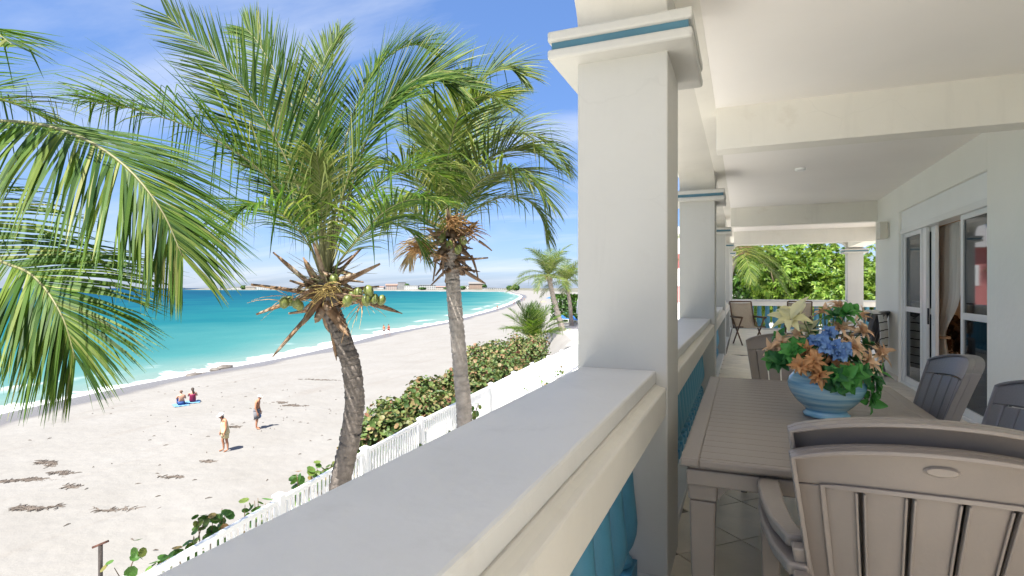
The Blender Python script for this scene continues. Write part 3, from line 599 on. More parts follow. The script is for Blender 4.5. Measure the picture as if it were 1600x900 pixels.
# ------------------------------------------------------------------ palms
G = Vector((0, 0, -1))
def frond_geo(pts, rnd, ll=0.62, lw=0.030, droop=0.5, dens=22.0, lift=0.25, t0=0.07, kink=0.08, fold=1.0, up=None, nseg=4, side_bias=(1, 1)):
    """returns (leaflets MB, rachis MB) for a rachis through pts"""
    n = 28; c = catmull(pts, n); L_ = sum((c[i+1]-c[i]).length for i in range(n))
    lm, rm = MB(), MB()
    rm.tube(c, [max(0.004, 0.020*(1-0.86*i/n)*L_/3.5) for i in range(n+1)], 5)
    N_ = int(L_*dens*1.22)
    upv = Vector(up) if up else Vector((0, 0, 1))
    for k in range(N_):
        t = t0+(1-t0)*k/(N_-1); q = t*n; i = min(int(q), n-1); p = c[i].lerp(c[i+1], q-i)
        T = (c[min(i+2, n)]-c[max(i-1, 0)]).normalized()
        U = upv-T*upv.dot(T)
        if U.length < 0.15: U = Vector((0.3, 0.3, 0))-T*Vector((0.3, 0.3, 0)).dot(T)
        U.normalize(); S = T.cross(U).normalized()
        prof = min(1.0, 0.50+2.4*(t-t0))*(1.0-0.62*max(0, t-0.55)/0.45)
        fwd = math.radians(62-38*t)
        for sgn in (-1, 1):
            if rnd.random() < 0.03: continue
            ln = 1.42*ll*prof*rnd.uniform(0.86, 1.12)*side_bias[0 if sgn < 0 else 1]
            a = fwd+rnd.uniform(-0.10, 0.10)
            D = (S*sgn*math.sin(a)+T*math.cos(a)+U*(lift*rnd.uniform(0.4, 1.3))).normalized()
            W_ = D.cross(U).normalized()
            if W_.length < 0.5: W_ = T.copy()
            W_ = (W_+U*rnd.uniform(-0.5, 0.5)*fold).normalized()
            w = 0.78*lw*rnd.uniform(0.8, 1.15)*(0.55+0.45*prof); pp = p.copy(); dr = D.copy(); vs_ = []
            kk = rnd.randrange(1, nseg) if rnd.random() < kink else -1
            dg_ = droop*rnd.uniform(0.6, 1.4)
            for s_ in range(nseg+1):
                u = s_/nseg; wid = w*(0.55, 1.0, 0.92, 0.62, 0.06)[s_] if nseg == 4 else w*(0.6+0.4*math.sin(math.pi*min(1, u*1.3)))*(1-u**3)+0.001
                vs_ += [pp-W_*wid*0.5, pp+W_*wid*0.5]
                if s_ == kk: dr = (dr*0.25+G*1.0+S*rnd.uniform(-0.4, 0.4)).normalized()
                dr = (dr+G*dg_*(0.10+0.22*u)).normalized(); pp = pp+dr*(ln/nseg)
            lm.add(vs_, [(2*s_, 2*s_+1, 2*s_+3, 2*s_+2) for s_ in range(nseg)])
    return lm, rm
def add_frond(palm, pts, rnd, mat=None, **kw):
    lm, rm = frond_geo(pts, rnd, **kw)
    f = lm.build('frond', mat or M['frond'], palm, fix=False, smooth=False)
    rm.build('frond_rib', M['rachis'], f, smooth=True)
    return f
def trunk(palm, ctrl, r0, r1, rnd, n=90, mat='trunk'):
    c = catmull(ctrl, n); rad = []; pts = []
    for i, p in enumerate(c):
        t = i/n; r = r0+(r1-r0)*t; r *= 1+0.35*math.exp(-t*14)
        r *= 1+(0.05, 0.02, -0.03)[i % 3]+rnd.uniform(-0.012, 0.012)
        rad.append(r); pts.append(p+Vector((rnd.uniform(-1, 1), rnd.uniform(-1, 1), 0))*0.006)
    mb = MB().tube(pts, rad, 18); v2 = []
    for (x, y, z) in mb.v: v2.append((x+rnd.uniform(-.006, .006), y+rnd.uniform(-.006, .006), z+rnd.uniform(-.008, .008)))
    mb.v = v2
    return mb.build('trunk', M[mat], palm, smooth=True)
def stub(palm, base, dirv, ln, w, rnd, mat='deadleaf'):
    """the woody base of a fallen frond: a tapered curling slab"""
    D = Vector(dirv).normalized(); S = D.cross(Vector((0, 0, 1)))
    S = S.normalized() if S.length > 0.1 else Vector((1, 0, 0)); U = S.cross(D).normalized(); ro_ = rnd.uniform(-.9, .9); S, U = S*math.cos(ro_)+U*math.sin(ro_), U*math.cos(ro_)-S*math.sin(ro_); vs_ = []; n = 6; p = Vector(base); cur = rnd.uniform(-0.25, 0.15)
    for i in range(n+1):
        t = i/n; wd = w*(1.0-0.35*t)*(1 if t < 0.8 else (1-t)*4+0.15); th = w*0.40*(1-0.6*t)
        for (a, b) in ((-1, 0.35), (0, -0.25), (1, 0.35), (0, 0.9)):
            vs_.append(p+S*wd*0.5*a+U*th*b)
        D = (D+U*cur*0.22).normalized(); U = S.cross(D).normalized(); p = p+D*ln/n
    f = [(4*i+k, 4*i+(k+1) % 4, 4*i+4+(k+1) % 4, 4*i+4+k) for i in range(n) for k in range(4)]+[(3, 2, 1, 0), (4*n, 4*n+1, 4*n+2, 4*n+3)]
    mb = MB(); mb.add(vs_, f); return mb.build('frond_stub', M[mat], palm, smooth=True)
def coconut(palm, c, r, rnd):
    m_ = Euler((rnd.uniform(-.5, .5), rnd.uniform(-.5, .5), rnd.uniform(0, 3))).to_matrix()
    mb = MB(); vs_ = []
    mb.sphere(c, (r*0.86, r*0.86, r*1.12), 12, 9, mat=m_)
    return mb.build('coconut', M['coconut'], palm, smooth=True)
def stalks(palm, c, n, ln, rnd, mat, rad=0.006, down=0.6, name='flower_stalk', az=None):
    mb = MB()
    for k in range(n):
        a = rnd.uniform(0, 2*math.pi) if az is None else az+rnd.uniform(-.5, .5); el = rnd.uniform(-0.5, 0.7)
        d = Vector((math.cos(a)*math.cos(el), math.sin(a)*math.cos(el), math.sin(el))); p = Vector(c)+Vector((rnd.uniform(-.05, .05), rnd.uniform(-.05, .05), rnd.uniform(-.08, .08))); pts = []
        l_ = ln*rnd.uniform(0.5, 1.1)
        for i in range(5):
            pts.append(p.copy()); d = (d+G*down*0.28+Vector((rnd.uniform(-.1, .1), rnd.uniform(-.1, .1), 0))).normalized(); p = p+d*l_/4
        mb.tube(pts, [rad, rad*0.9, rad*0.8, rad*0.6, rad*0.3], 4, cap=False)
    return mb.build(name, mat, palm, fix=False)

def palm_one():
    rnd = random.Random(11); Z = 7.5
    base = P(530, 940, Z); root = empty('coconut_palm', (base.x, base.y, 3.8)); tag(root, 'tall coconut palm with green coconuts, nearest the middle of the terrace rail', 'palm', 'coconut palms')
    trunk(root, [P(515, 938, Z), P(522, 830, Z), P(532, 755, Z), P(546, 690, Z), P(554, 630, Z), P(549, 575, Z), P(533, 525, Z), P(517, 478, Z), P(508, 430, Z)], 0.138, 0.116, rnd, 150, 'trunkdark')
    c = P(507, 400, Z)
    def fr(path, **kw):
        pts = [P(x, y, Z+dz) for x, y, dz in path]; kw.setdefault('ll', 0.78); kw.setdefault('lw', 0.032); kw.setdefault('dens', 29); kw.setdefault('t0', 0.17)
        return add_frond(root, pts, rnd, kw.pop('mat', None), **kw)
    # upright left frond seen flat
    fr([(506, 420, 0), (480, 330, -.1), (435, 225, -.2), (370, 125, -.3), (262, 25, -.4)], droop=0.15, lift=0.05, ll=0.80, up=(0.25, -0.9, 0.35), kink=0.02)
    # left arching frond
    fr([(500, 425, 0), (470, 350, -.2), (405, 265, -.5), (310, 205, -.8), (215, 172, -1.0), (150, 160, -1.1)], droop=0.9, lift=0.45, ll=0.98, kink=0.35, dens=34)
    # upright fronds
    fr([(510, 420, 0), (505, 300, .1), (498, 190, .3), (505, 100, .5), (530, 52, .7)], droop=0.25, lift=0.15, ll=0.62, up=(0, -1, 0.1), kink=0.15)
    fr([(512, 420, 0), (528, 300, .3), (548, 190, .7), (590, 105, 1.0), (640, 70, 1.3), (672, 78, 1.4)], droop=0.4, lift=0.2, ll=0.68, kink=0.1)
    fr([(512, 420, 0), (535, 310, -.2), (568, 215, -.5), (615, 150, -.8), (672, 118, -1.0), (722, 135, -1.1)], droop=0.35, lift=0.1, ll=0.80, up=(-0.3, -0.75, 0.6), kink=0.08)
    # right fronds
    fr([(515, 425, 0), (545, 345, .2), (590, 290, .5), (640, 265, .8), (690, 275, 1.0), (725, 310, 1.1)], droop=0.85, lift=0.3, ll=0.70, kink=0.15)
    fr([(515, 428, 0), (550, 385, -.3), (595, 335, -.7), (640, 312, -1.0), (690, 315, -1.2)], droop=0.95, lift=0.25, ll=0.66, kink=0.12)
    # towards the viewer, hanging in the middle
    fr([(503, 425, 0), (480, 350, .7), (452, 290, 1.4), (420, 255, 2.0), (392, 262, 2.5)], droop=0.8, lift=0.25, ll=0.7)
    fr([(507, 418, 0), (500, 330, .1), (480, 240, .3), (450, 150, .5), (405, 70, .7), (385, 45, .8)], droop=0.3, lift=0.1, ll=0.7, up=(0.2, -0.9, 0.2))
    fr([(513, 420, 0), (540, 330, -.3), (562, 250, -.6), (592, 180, -.9), (640, 130, -1.1), (690, 110, -1.2)], droop=0.25, lift=0.05, ll=0.92, up=(-0.45, -0.85, 0.3), kink=0.05)
    fr([(507, 420, 0), (503, 340, -.25), (500, 280, -.45), (494, 240, -.6)], droop=1.3, lift=0.0, ll=0.55, kink=0.6, mat=M['frondyoung'])
    # lower, drooping side fronds
    fr([(505, 425, 0), (470, 365, -.4), (425, 325, -.9), (380, 325, -1.3), (345, 360, -1.5)], droop=1.0, lift=0.2, ll=0.66, kink=0.2)
    fr([(515, 428, 0), (560, 372, .1), (602, 350, .3), (640, 362, .4), (664, 398, .5)], droop=1.0, lift=0.2, ll=0.6, kink=0.15)
    # green petioles at the heart
    for (x, y, dz, w) in ((516, 345, -.15, .10), (500, 350, -.2, .09), (528, 352, .1, .09)):
        MB().tube(catmull([P(508, 440, Z+dz*.2), P((508+x)/2, (440+y)/2, Z+dz*.6), P(x, y, Z+dz)], 6), [w*.62, w*.55, w*.5, w*.45, w*.4, w*.34, w*.28], 8).build('frond_rib', M['rachis'], root, smooth=True)
    # dead stubs all round
    base = P(508, 455, Z)
    for (x, y, dz, w) in [(425, 398, -.2, .10), (395, 442, -.1, .11), (400, 485, -.3, .10), (425, 555, -.25, .085), (475, 510, -.4, .12), (545, 525, -.35, .11), (592, 412, -.2, .11), (560, 385, .1, .10), (628, 483, .1, .085), (590, 438, .4, .11), (450, 428, .4, .10), (497, 380, -.3, .13), (545, 420, -.4, .13), (455, 462, -.55, .11), (515, 520, .4, .12), (565, 470, -.5, .10), (530, 560, -.15, .07), (470, 405, -.1, .11), (580, 460, .5, .1)]:
        tip = P(x, y, Z+dz); d = tip-base; st = base+d*0.10+Vector((0, 0, rnd.uniform(-.15, .05)))
        stub(root, st, tip-st, (tip-st).length*1.02, w*1.45, rnd)
    for k in range(34):
        a = rnd.uniform(0, 2*math.pi); el = rnd.uniform(-0.7, 1.0); d = Vector((math.cos(a)*math.cos(el), math.sin(a)*math.cos(el), math.sin(el)))
        st = base+Vector((math.cos(a)*.10, math.sin(a)*.10, rnd.uniform(-.30, .30))); stub(root, st, d, rnd.uniform(0.18, 0.42), rnd.uniform(0.09, 0.17), rnd)
    for (x, y, dz) in [(444, 473, -.45), (453, 470, -.35), (463, 474, -.5), (468, 478, -.42), (543, 470, -.5), (560, 458, -.4), (576, 455, -.45), (585, 467, -.42), (596, 469, -.35), (572, 470, -.5), (522, 436, -.3), (551, 463, -.3)]:
        coconut(root, P(x, y, Z+dz), rnd.uniform(0.062, 0.076), rnd)
    stalks(root, P(510, 455, Z-0.28), 34, 0.42, rnd, M['fibre'], 0.006, 0.8)
    stalks(root, P(455, 470, Z-0.3), 16, 0.5, rnd, M['dryfibre'], 0.005, 0.6); stalks(root, P(565, 470, Z-0.25), 18, 0.55, rnd, M['dryfibre'], 0.005, 0.9)
    stalks(root, P(508, 435, Z-0.1), 22, 0.7, rnd, M['rachis'], 0.005, 0.1)
palm_one()
def palm_two():
    rnd = random.Random(5); Z = 11.0
    b = P(733, 780, Z); root = empty('coconut_palm', (b.x, b.y, 3.8)); tag(root, 'straight-trunked coconut palm with shaggy orange-brown dry crown base, right of centre', 'palm', 'coconut palms')
    trunk(root, [P(735, 782, Z), P(728, 700, Z), P(724, 630, Z), P(718, 560, Z), P(711, 480, Z), P(706, 420, Z), P(704, 385, Z)], 0.155, 0.135, rnd, 160, 'trunkpale')
    def fr(path, **kw):
        pts = [P(x, y, Z+dz) for x, y, dz in path]; kw.setdefault('ll', 0.90); kw.setdefault('lw', 0.042); kw.setdefault('dens', 25); kw.setdefault('t0', 0.15)
        return add_frond(root, pts, rnd, kw.pop('mat', None) or M['frond2'], **kw)
    fr([(705, 375, 0), (704, 290, -.1), (712, 200, -.3), (742, 135, -.6), (785, 105, -.8), (818, 118, -.9)], droop=0.5, lift=0.15, up=(-0.2, -0.7, 0.7))
    fr([(706, 375, 0), (722, 290, .2), (755, 235, .5), (805, 208, .8), (855, 222, 1.0), (886, 262, 1.1)], droop=0.85, lift=0.3)
    fr([(706, 375, 0), (728, 285, -.3), (775, 240, -.7), (828, 235, -1.0), (870, 262, -1.2)], droop=0.8, lift=0.3)
    fr([(706, 380, 0), (735, 335, .1), (778, 310, .2), (822, 312, .3), (846, 340, .35), (856, 372, .4)], droop=1.0, lift=0.2, ll=0.70)
    fr([(704, 376, 0), (690, 290, .3), (675, 215, .6), (672, 160, .9)], droop=0.4, lift=0.2, ll=0.7)
    fr([(704, 378, 0), (675, 310, -.3), (640, 268, -.8), (605, 255, -1.2), (570, 270, -1.5)], droop=0.9, lift=0.25, kink=0.2)
    fr([(702, 380, 0), (668, 345, -.4), (628, 325, -.9), (592, 330, -1.3)], droop=1.0, lift=0.2, kink=0.2)
    fr([(706, 376, 0), (730, 250, .8), (765, 170, 1.6), (800, 150, 2.2)], droop=0.6, lift=0.2)
    fr([(703, 376, 0), (690, 260, 1.0), (668, 200, 1.9), (640, 195, 2.6)], droop=0.6, lift=0.2)
    fr([(706, 378, 0), (735, 300, -.6), (780, 268, -1.2), (825, 278, -1.6), (856, 315, -1.8)], droop=0.9, lift=0.25)
    fr([(704, 376, 0), (698, 270, -.5), (715, 185, -1.0), (750, 150, -1.5), (790, 165, -1.9)], droop=0.7, lift=0.2)
    fr([(706, 378, 0), (740, 310, .8), (785, 275, 1.6), (835, 290, 2.2)], droop=0.8, lift=0.2)
    fr([(703, 380, 0), (680, 330, .4), (650, 305, .8), (620, 315, 1.2), (600, 345, 1.4)], droop=1.0, lift=0.2)
    fr([(702, 384, 0), (675, 370, .5), (648, 385, .9), (640, 410, 1.0)], mat=M['dryfrond'], droop=1.2, ll=0.5)
    base = P(706, 395, Z)
    for k in range(80):
        a = rnd.uniform(0, 2*math.pi); el = rnd.uniform(-0.9, 0.8); d = Vector((math.cos(a)*math.cos(el), math.sin(a)*math.cos(el), math.sin(el)))
        st = base+Vector((math.cos(a)*.1, math.sin(a)*.1, rnd.uniform(-.38, .55))); stub(root, st, d, rnd.uniform(0.28, 0.72), rnd.uniform(0.08, 0.17), rnd)
    for (x, y, x2, y2) in ((683, 395, 680, 440), (694, 400, 692, 432), (735, 400, 752, 435), (748, 378, 770, 390)):
        st = P(x, y, Z-.15); e = P(x2, y2, Z-.2); stub(root, st, e-st, (e-st).length, 0.13, rnd)
    for (x, y, dz) in ((655, 388, -.2), (662, 383, -.1), (668, 390, -.3), (705, 348, -.3), (715, 345, -.2), (735, 360, .1)):
        stalks(root, P(x, y, Z+dz), 44, 0.40, rnd, M['dryfibre'], 0.012, 0.5)
    for (x, y, dz) in ((690, 372, -.35), (724, 376, -.35), (702, 382, -.4), (716, 390, -.38)): coconut(root, P(x, y, Z+dz), 0.085, rnd)
palm_two()
def palm_left():
    rnd = random.Random(8); Z = 5.6
    c = P(-210, 235, Z); root = empty('coconut_palm', (c.x-0.3, c.y-0.2, 3.8)); tag(root, 'coconut palm at the left edge, only its big overhanging fronds in view', 'palm', 'coconut palms')
    trunk(root, [Vector((c.x-0.3, c.y-0.2, 3.8)), Vector((c.x-0.25, c.y-0.1, 5.5)), Vector((c.x-0.05, c.y, 7.6)), c], 0.16, 0.12, rnd, 100)
    def fr(path, **kw):
        pts = [P(x, y, Z+dz) for x, y, dz in path]; kw.setdefault('ll', 0.95); kw.setdefault('lw', 0.034); kw.setdefault('dens', 34)
        return add_frond(root, pts, rnd, **kw)
    fr([(-210, 235, 0), (-90, 195, -.3), (20, 190, -.6), (110, 208, -.9), (190, 255, -1.1), (250, 325, -1.2), (285, 400, -1.25)], droop=0.55, lift=-0.15, ll=0.92, kink=0.03, up=(-0.25, -0.35, 0.9))
    fr([(-210, 240, 0), (-110, 300, -.5), (-20, 395, -.9), (50, 430, -1.1), (95, 490, -1.25), (118, 560, -1.3)], droop=0.55, lift=0.05, ll=0.85, kink=0.05, up=(-0.2, -0.5, 0.85))
    fr([(-210, 235, 0), (-150, 130, -.3), (-90, 60, -.8), (-30, 40, -1.2), (20, 70, -1.5)], droop=0.3, lift=0.1, ll=0.62, dens=16, kink=0.05)
    fr([(-210, 240, 0), (-130, 175, .4), (-50, 150, .9), (30, 165, 1.3), (100, 200, 1.6)], droop=0.7, lift=0.3, ll=0.85, kink=0.4)
    fr([(-210, 240, 0), (-330, 160, .2), (-450, 180, .3), (-540, 280, .3)], droop=0.7, ll=0.8)
    fr([(-210, 240, 0), (-250, 100, .8), (-270, 20, 1.7), (-280, 40, 2.4)], droop=0.7, ll=0.8)
    fr([(-210, 240, 0), (-230, 40, 0), (-260, -100, .1), (-320, -180, .2)], droop=0.4, ll=0.8)
    for k in range(12):
        a = rnd.uniform(0, 6.28); d = Vector((math.cos(a), math.sin(a), rnd.uniform(-.3, .7))); stub(root, c+Vector((0, 0, rnd.uniform(-.3, .1))), d, 0.5, 0.13, rnd)
palm_left()
def generic_palm(name, base, top, L_, nf, seed, label, mat, th=0.15, dense=14, lw=0.05, dry=0, elev=(0.0, 1.25)):
    rnd = random.Random(seed); base = Vector(base); top = Vector(top); root = empty(name, base); tag(root, label, 'palm', 'coconut palms')
    mid = base.lerp(top, 0.5)+Vector((rnd.uniform(-.2, .2), rnd.uniform(-.2, .2), 0))
    trunk(root, [base-Vector((0, 0, .2)), mid, top], th, th*0.75, rnd, 60)
    for k in range(nf):
        a = 2*math.pi*k/nf*2.618+rnd.uniform(-.25, .25); el = rnd.uniform(*elev); d = Vector((math.cos(a)*math.cos(el), math.sin(a)*math.cos(el), math.sin(el))); p = top.copy(); pts = []
        l_ = L_*rnd.uniform(0.8, 1.1)
        for i in range(6):
            pts.append(p.copy()); p = p+d*l_/5; d = (d+G*rnd.uniform(0.20, 0.34)).normalized()
        add_frond(root, pts, rnd, mat if k >= dry else M['dryfrond'], ll=L_*0.22, lw=lw, dens=dense, droop=0.8, lift=0.25, nseg=4)
    for k in range(10):
        a = rnd.uniform(0, 6.28); stub(root, top+Vector((0, 0, rnd.uniform(-.4, .1))), (math.cos(a), math.sin(a), rnd.uniform(-.5, .5)), 0.5, 0.14, rnd)
    stalks(root, top+Vector((0, 0, -.15)), 40, 0.6, rnd, M['dryfibre'], 0.014, 0.5)
    return root
Zp = 56
generic_palm('coconut_palm', (*P(880, 515, Zp).xy, 3.7), P(857, 432, Zp), 4.3, 17, 3, 'distant coconut palm whose pale trunk leans left, beside the blue loungers', M['frond2'], 0.28)
generic_palm('coconut_palm', (*P(893, 512, Zp+6).xy, 3.7), P(884, 440, Zp+6), 4.2, 16, 6, 'distant coconut palm nearest the terrace column, partly hidden by it', M['frond2'], 0.24)
generic_palm('coconut_palm', (-1.9, 25.6, 3.7), (-0.15, 24.2, H(1.62)), 2.9, 13, 9, 'palm with orange flower stalks beyond the end of the terrace', M['frond2'], 0.13, 20, 0.04, 3, (-0.5, 0.9))
# trunkless bushy palm in the hedge
def bush_palm(name, loc, L_, n, seed, label, mat):
    rnd = random.Random(seed); loc = Vector(loc); root = empty(name, loc); tag(root, label, 'palm')
    for k in range(n):
        a = 2*math.pi*k/n*1.618*2; el = rnd.uniform(0.45, 1.4); d = Vector((math.cos(a)*math.cos(el), math.sin(a)*math.cos(el), math.sin(el))); p = loc.copy(); pts = []
        for i in range(5): pts.append(p.copy()); p = p+d*L_*rnd.uniform(.8, 1.1)/4; d = (d+G*0.22).normalized()
        add_frond(root, pts, rnd, mat, ll=L_*0.26, lw=0.055, dens=13, droop=0.5, lift=0.25)
b = P(832, 528, 40); bush_palm('bush_palm', (b.x, b.y, H(-3.75)), 3.0, 20, 21, 'low bushy palm without a trunk growing above the sea grape hedge', M['frond'])

# ------------------------------------------------------------------ shrubs, trees, young plants
def leaf_disc(mb, c, nrm, r, rnd, n=7, long=1.0):
    nrm = nrm.normalized(); a = nrm.cross(Vector((0, 0, 1)))
    a = a.normalized() if a.length > 0.05 else Vector((1, 0, 0)); b = nrm.cross(a); ph = rnd.uniform(0, 6.28)
    a, b = a*math.cos(ph)+b*math.sin(ph), b*math.cos(ph)-a*math.sin(ph)
    vs_ = [c-nrm*r*0.18]+[c+a*math.cos(2*math.pi*k/n)*r*long+b*math.sin(2*math.pi*k/n)*r for k in range(n)]
    mb.add(vs_, [(0, 1+k, 1+(k+1) % n) for k in range(n)])
def rand_dir(rnd, up=0.0):
    while True:
        v = Vector((rnd.uniform(-1, 1), rnd.uniform(-1, 1), rnd.uniform(-1, 1)))
        if 0.05 < v.length < 1: break
    v.normalize(); v.z += up; return v.normalized()
def sea_grape(loc, rad, n, seed, label, mat='grape', lr=(0.034, 0.082)):
    rnd = random.Random(seed); loc = Vector(loc); root = empty('sea_grape_shrub', loc); tag(root, label, 'shrub', 'sea grape shrubs behind the fence')
    mb = MB(); st = MB(); lobes = []
    for k in range(9):
        a = rnd.uniform(0, 6.28); q = math.sqrt(rnd.random())*0.85
        lobes.append((Vector((math.cos(a)*q*rad[0], math.sin(a)*q*rad[1], rad[2]*rnd.uniform(0.45, 0.9))), rnd.uniform(0.28, 0.52)))
    for (c, s_) in lobes:
        st.tube(catmull([loc+Vector((c.x*.15, c.y*.15, -.3)), loc+c*0.55, loc+c], 4), [0.03, .025, .02, .015, .01], 5)
        for k in range(int(n*2.1)//9):
            d = rand_dir(rnd, 0.35); rr = rnd.uniform(0.45, 1.18)*s_
            p = loc+c+Vector((d.x*rad[0], d.y*rad[1], d.z*rad[2]))*rr
            leaf_disc(mb, p, (d+rand_dir(rnd)*1.0+Vector((0, 0, 0.4))), lr[0]+(lr[1]-lr[0])*rnd.random()**2*1.25, rnd)
    mb.build('foliage', M[mat], root, fix=False); st.build('stem', M['twig'], root, smooth=True)
HX = [(10.6, -8.0, .9, 'first sea grape shrub of the hedge, nearest the leaning palm trunk, tipped with brown leaves'),
      (12.2, -8.3, 1.05, 'rust-tinged sea grape shrub just left of the straight palm trunk'),
      (14.0, -8.7, 1.15, 'sea grape shrub directly behind the straight palm trunk'),
      (15.9, -9.0, 1.2, 'sea grape shrub just right of the straight palm trunk'),
      (18.0, -9.3, 1.2, 'olive green sea grape shrub behind the fence, third right of the palm trunk'),
      (20.3, -9.6, 1.25, 'pale green sea grape shrub in the middle of the hedge'),
      (22.8, -10.0, 1.25, 'sea grape shrub of the hedge on the near side of the bushy palm'),
      (25.6, -10.6, 1.3, 'sea grape shrub of the hedge in front of the bushy palm'),
      (28.8, -11.2, 1.3, 'sea grape shrub of the hedge in front of the blue loungers'),
      (32.2, -12.2, 1.35, 'sea grape shrub at the far end of the hedge by the column')]
for i, (y, x, s_, lab) in enumerate(HX):
    z = H(-5.05 if i < 1 else -4.55)
    sea_grape((x, y, z), (1.25, 1.30, 1.08*s_), 1900 if i < 6 else 1500, 40+i, lab)
for i, (y, x, z, lab) in enumerate(((19.4, -11.2, -5.0, 'dark green sea grape shrub on the beach side of the hedge'), (24.5, -12.3, -4.9, 'sea grape shrub on the beach side, left of the bushy palm'), (30.0, -13.6, -4.8, 'sea grape shrub on the beach side, right of the bushy palm'))):
    sea_grape((x, y, H(z)), (1.35, 1.7, 1.25), 1700, 70+i, lab)
def seedling(px, py, z, hgt, n, seed, label):
    rnd = random.Random(seed); tip = P(px, py, z); base = Vector((tip.x+rnd.uniform(-.1, .1), tip.y, tip.z-hgt-0.7)); root = empty('sea_grape_seedling', base); tag(root, label, 'plant', 'young plants along the fence')
    mb, st = MB(), MB()
    for b in range(4):
        top = tip+Vector((rnd.uniform(-.28, .28), rnd.uniform(-.28, .28), rnd.uniform(-hgt*0.6, 0.05)))
        c = catmull([base, base.lerp(top, 0.6)+Vector((rnd.uniform(-.08, .08), rnd.uniform(-.08, .08), 0)), top], 6); st.tube(c, [.016, .014, .012, .01, .008, .006, .004], 5)
        for k in range(n):
            q = c[min(6, 3+int(rnd.random()*4))]; d = rand_dir(rnd, 0.3); leaf_disc(mb, q+d*rnd.uniform(.05, .11), d+Vector((0, 0, .7)), rnd.uniform(.045, .085), rnd, 8)
    mb.build('foliage', M['grapegreen'], root, fix=False); st.build('stem', M['twig'], root, smooth=True)
for a in ((222, 865, 6.9, .25, 8, 1, 'small leafy seedling beside the wooden T-shaped post'), (283, 815, 7.5, .55, 9, 2, 'tall brown-tipped seedling behind the near fence panel'), (338, 800, 7.9, .4, 9, 3, 'upright green seedling standing clear above the near fence rail'), (404, 778, 8.8, .25, 6, 4, 'sprig just left of the fence post nearest the rail corner'), (462, 742, 9.6, .35, 9, 5, 'green seedling left of the leaning palm trunk'), (506, 728, 10.2, .25, 6, 6, 'sprig touching the leaning palm trunk'), (600, 690, 12.2, .4, 10, 7, 'low leafy seedling where the hedge begins'),
          (655, 690, 12.8, .2, 5, 12, 'sprig poking through the fence at its tall post'), (742, 628, 14.4, .2, 5, 13, 'sprig poking through the fence right of the straight trunk')):
    seedling(*a)
for i, (px, py, z, lab) in enumerate(((820, 603, 19.6, 'small weed on the house side of the fence, nearest one'), (843, 584, 22.6, 'small weed on the house side of the fence, middle one'), (866, 565, 25.5, 'small weed on the house side of the fence, farthest one'))):
    rnd = random.Random(i); tip = P(px, py, z); root = empty('weed', (tip.x+.15, tip.y, 3.8)); tag(root, lab, 'plant', 'weeds by the fence'); mb = MB(); st = MB()
    for b in range(4):
        top = Vector((tip.x+.15+rnd.uniform(-.25, .25), tip.y+rnd.uniform(-.25, .25), 3.8+rnd.uniform(.3, .75))); st.tube([root.location, top], [.01, .005], 4)
        for k in range(5): d = rand_dir(rnd, .3); leaf_disc(mb, root.location.lerp(top, rnd.uniform(.5, 1))+d*.06, d+Vector((0, 0, .6)), rnd.uniform(.04, .07), rnd)
    mb.build('foliage', M['grapegreen'], root, fix=False); st.build('stem', M['twig'], root)
def broad_tree(loc, c, rad, ncl, nl, ls, seed, label, mat='tree', name='broadleaf_tree'):
    rnd = random.Random(seed); loc = Vector(loc); c = Vector(c); root = empty(name, loc); tag(root, label, 'tree', 'trees beyond the terrace')
    tr = MB(); mb = MB(); fork = loc.lerp(c, 0.5)
    tr.tube(catmull([loc-Vector((0, 0, .2)), loc.lerp(fork, .5)+Vector((.1, .05, 0)), fork], 5), [.2, .18, .16, .15, .14, .13], 8)
    lobes = [(c+Vector((rnd.uniform(-.6, .6)*rad[0], rnd.uniform(-.6, .6)*rad[1], rnd.uniform(-.5, .6)*rad[2])), rnd.uniform(.4, .62)) for k in range(13)]
    for (p, s_) in lobes: tr.tube(catmull([fork, fork.lerp(p, .5)+Vector((rnd.uniform(-.3, .3), rnd.uniform(-.3, .3), .2)), p], 5), [.09, .07, .055, .04, .03, .015], 6)
    for k in range(ncl):
        p, s_ = rnd.choice(lobes); d = rand_dir(rnd, .15); q = p+Vector((d.x*rad[0], d.y*rad[1], d.z*rad[2]))*s_*rnd.uniform(.7, 1.05)
        ax = (d+Vector((0, 0, .5))+rand_dir(rnd)*.3).normalized(); e1 = ax.cross(Vector((0.3, 0.9, 0.1))).normalized(); e2 = ax.cross(e1)
        for j in range(nl):
            a = j/nl*6.283*1.618*2+rnd.uniform(-.3, .3); el = rnd.uniform(.05, 1.0); ld = (e1*math.cos(a)+e2*math.sin(a))*math.cos(el)+ax*math.sin(el); ln = ls*rnd.uniform(.7, 1.25)
            sd = ld.cross(ax); sd = sd.normalized() if sd.length > .05 else e1; w = ln*.17
            m1 = q+ld*ln*.5; tip = q+ld*ln+G*ln*.25
            mb.add([q, m1-sd*w, m1+G*ln*.03, m1+sd*w, tip], [(0, 1, 2), (0, 2, 3), (1, 4, 2), (2, 4, 3)])
    mb.build('crown', M[mat], root, fix=False); tr.build('trunk', M['bark'], root, smooth=True)
broad_tree((2.6, 28.5, 3.7), (2.4, 28.0, H(-.25)), (2.6, 2.2, 2.4), 1150, 17, .24, 1, 'bright green leafy tree beyond the end rail, left one')
broad_tree((5.6, 27.6, 3.7), (5.3, 27.4, H(-.35)), (2.5, 2.2, 2.5), 1150, 17, .24, 2, 'bright green leafy tree beyond the end rail, behind the end column')
broad_tree((0.2, 31.5, 3.7), (0.2, 31.5, H(-.3)), (2.6, 2.4, 2.4), 620, 15, .28, 3, 'darker tree behind the palm with orange stalks', 'treedark')
broad_tree((8.9, 29.5, 3.7), (8.6, 29.2, H(0.0)), (2.8, 2.2, 2.8), 760, 16, .25, 4, 'bright green leafy tree seen right of the end column')
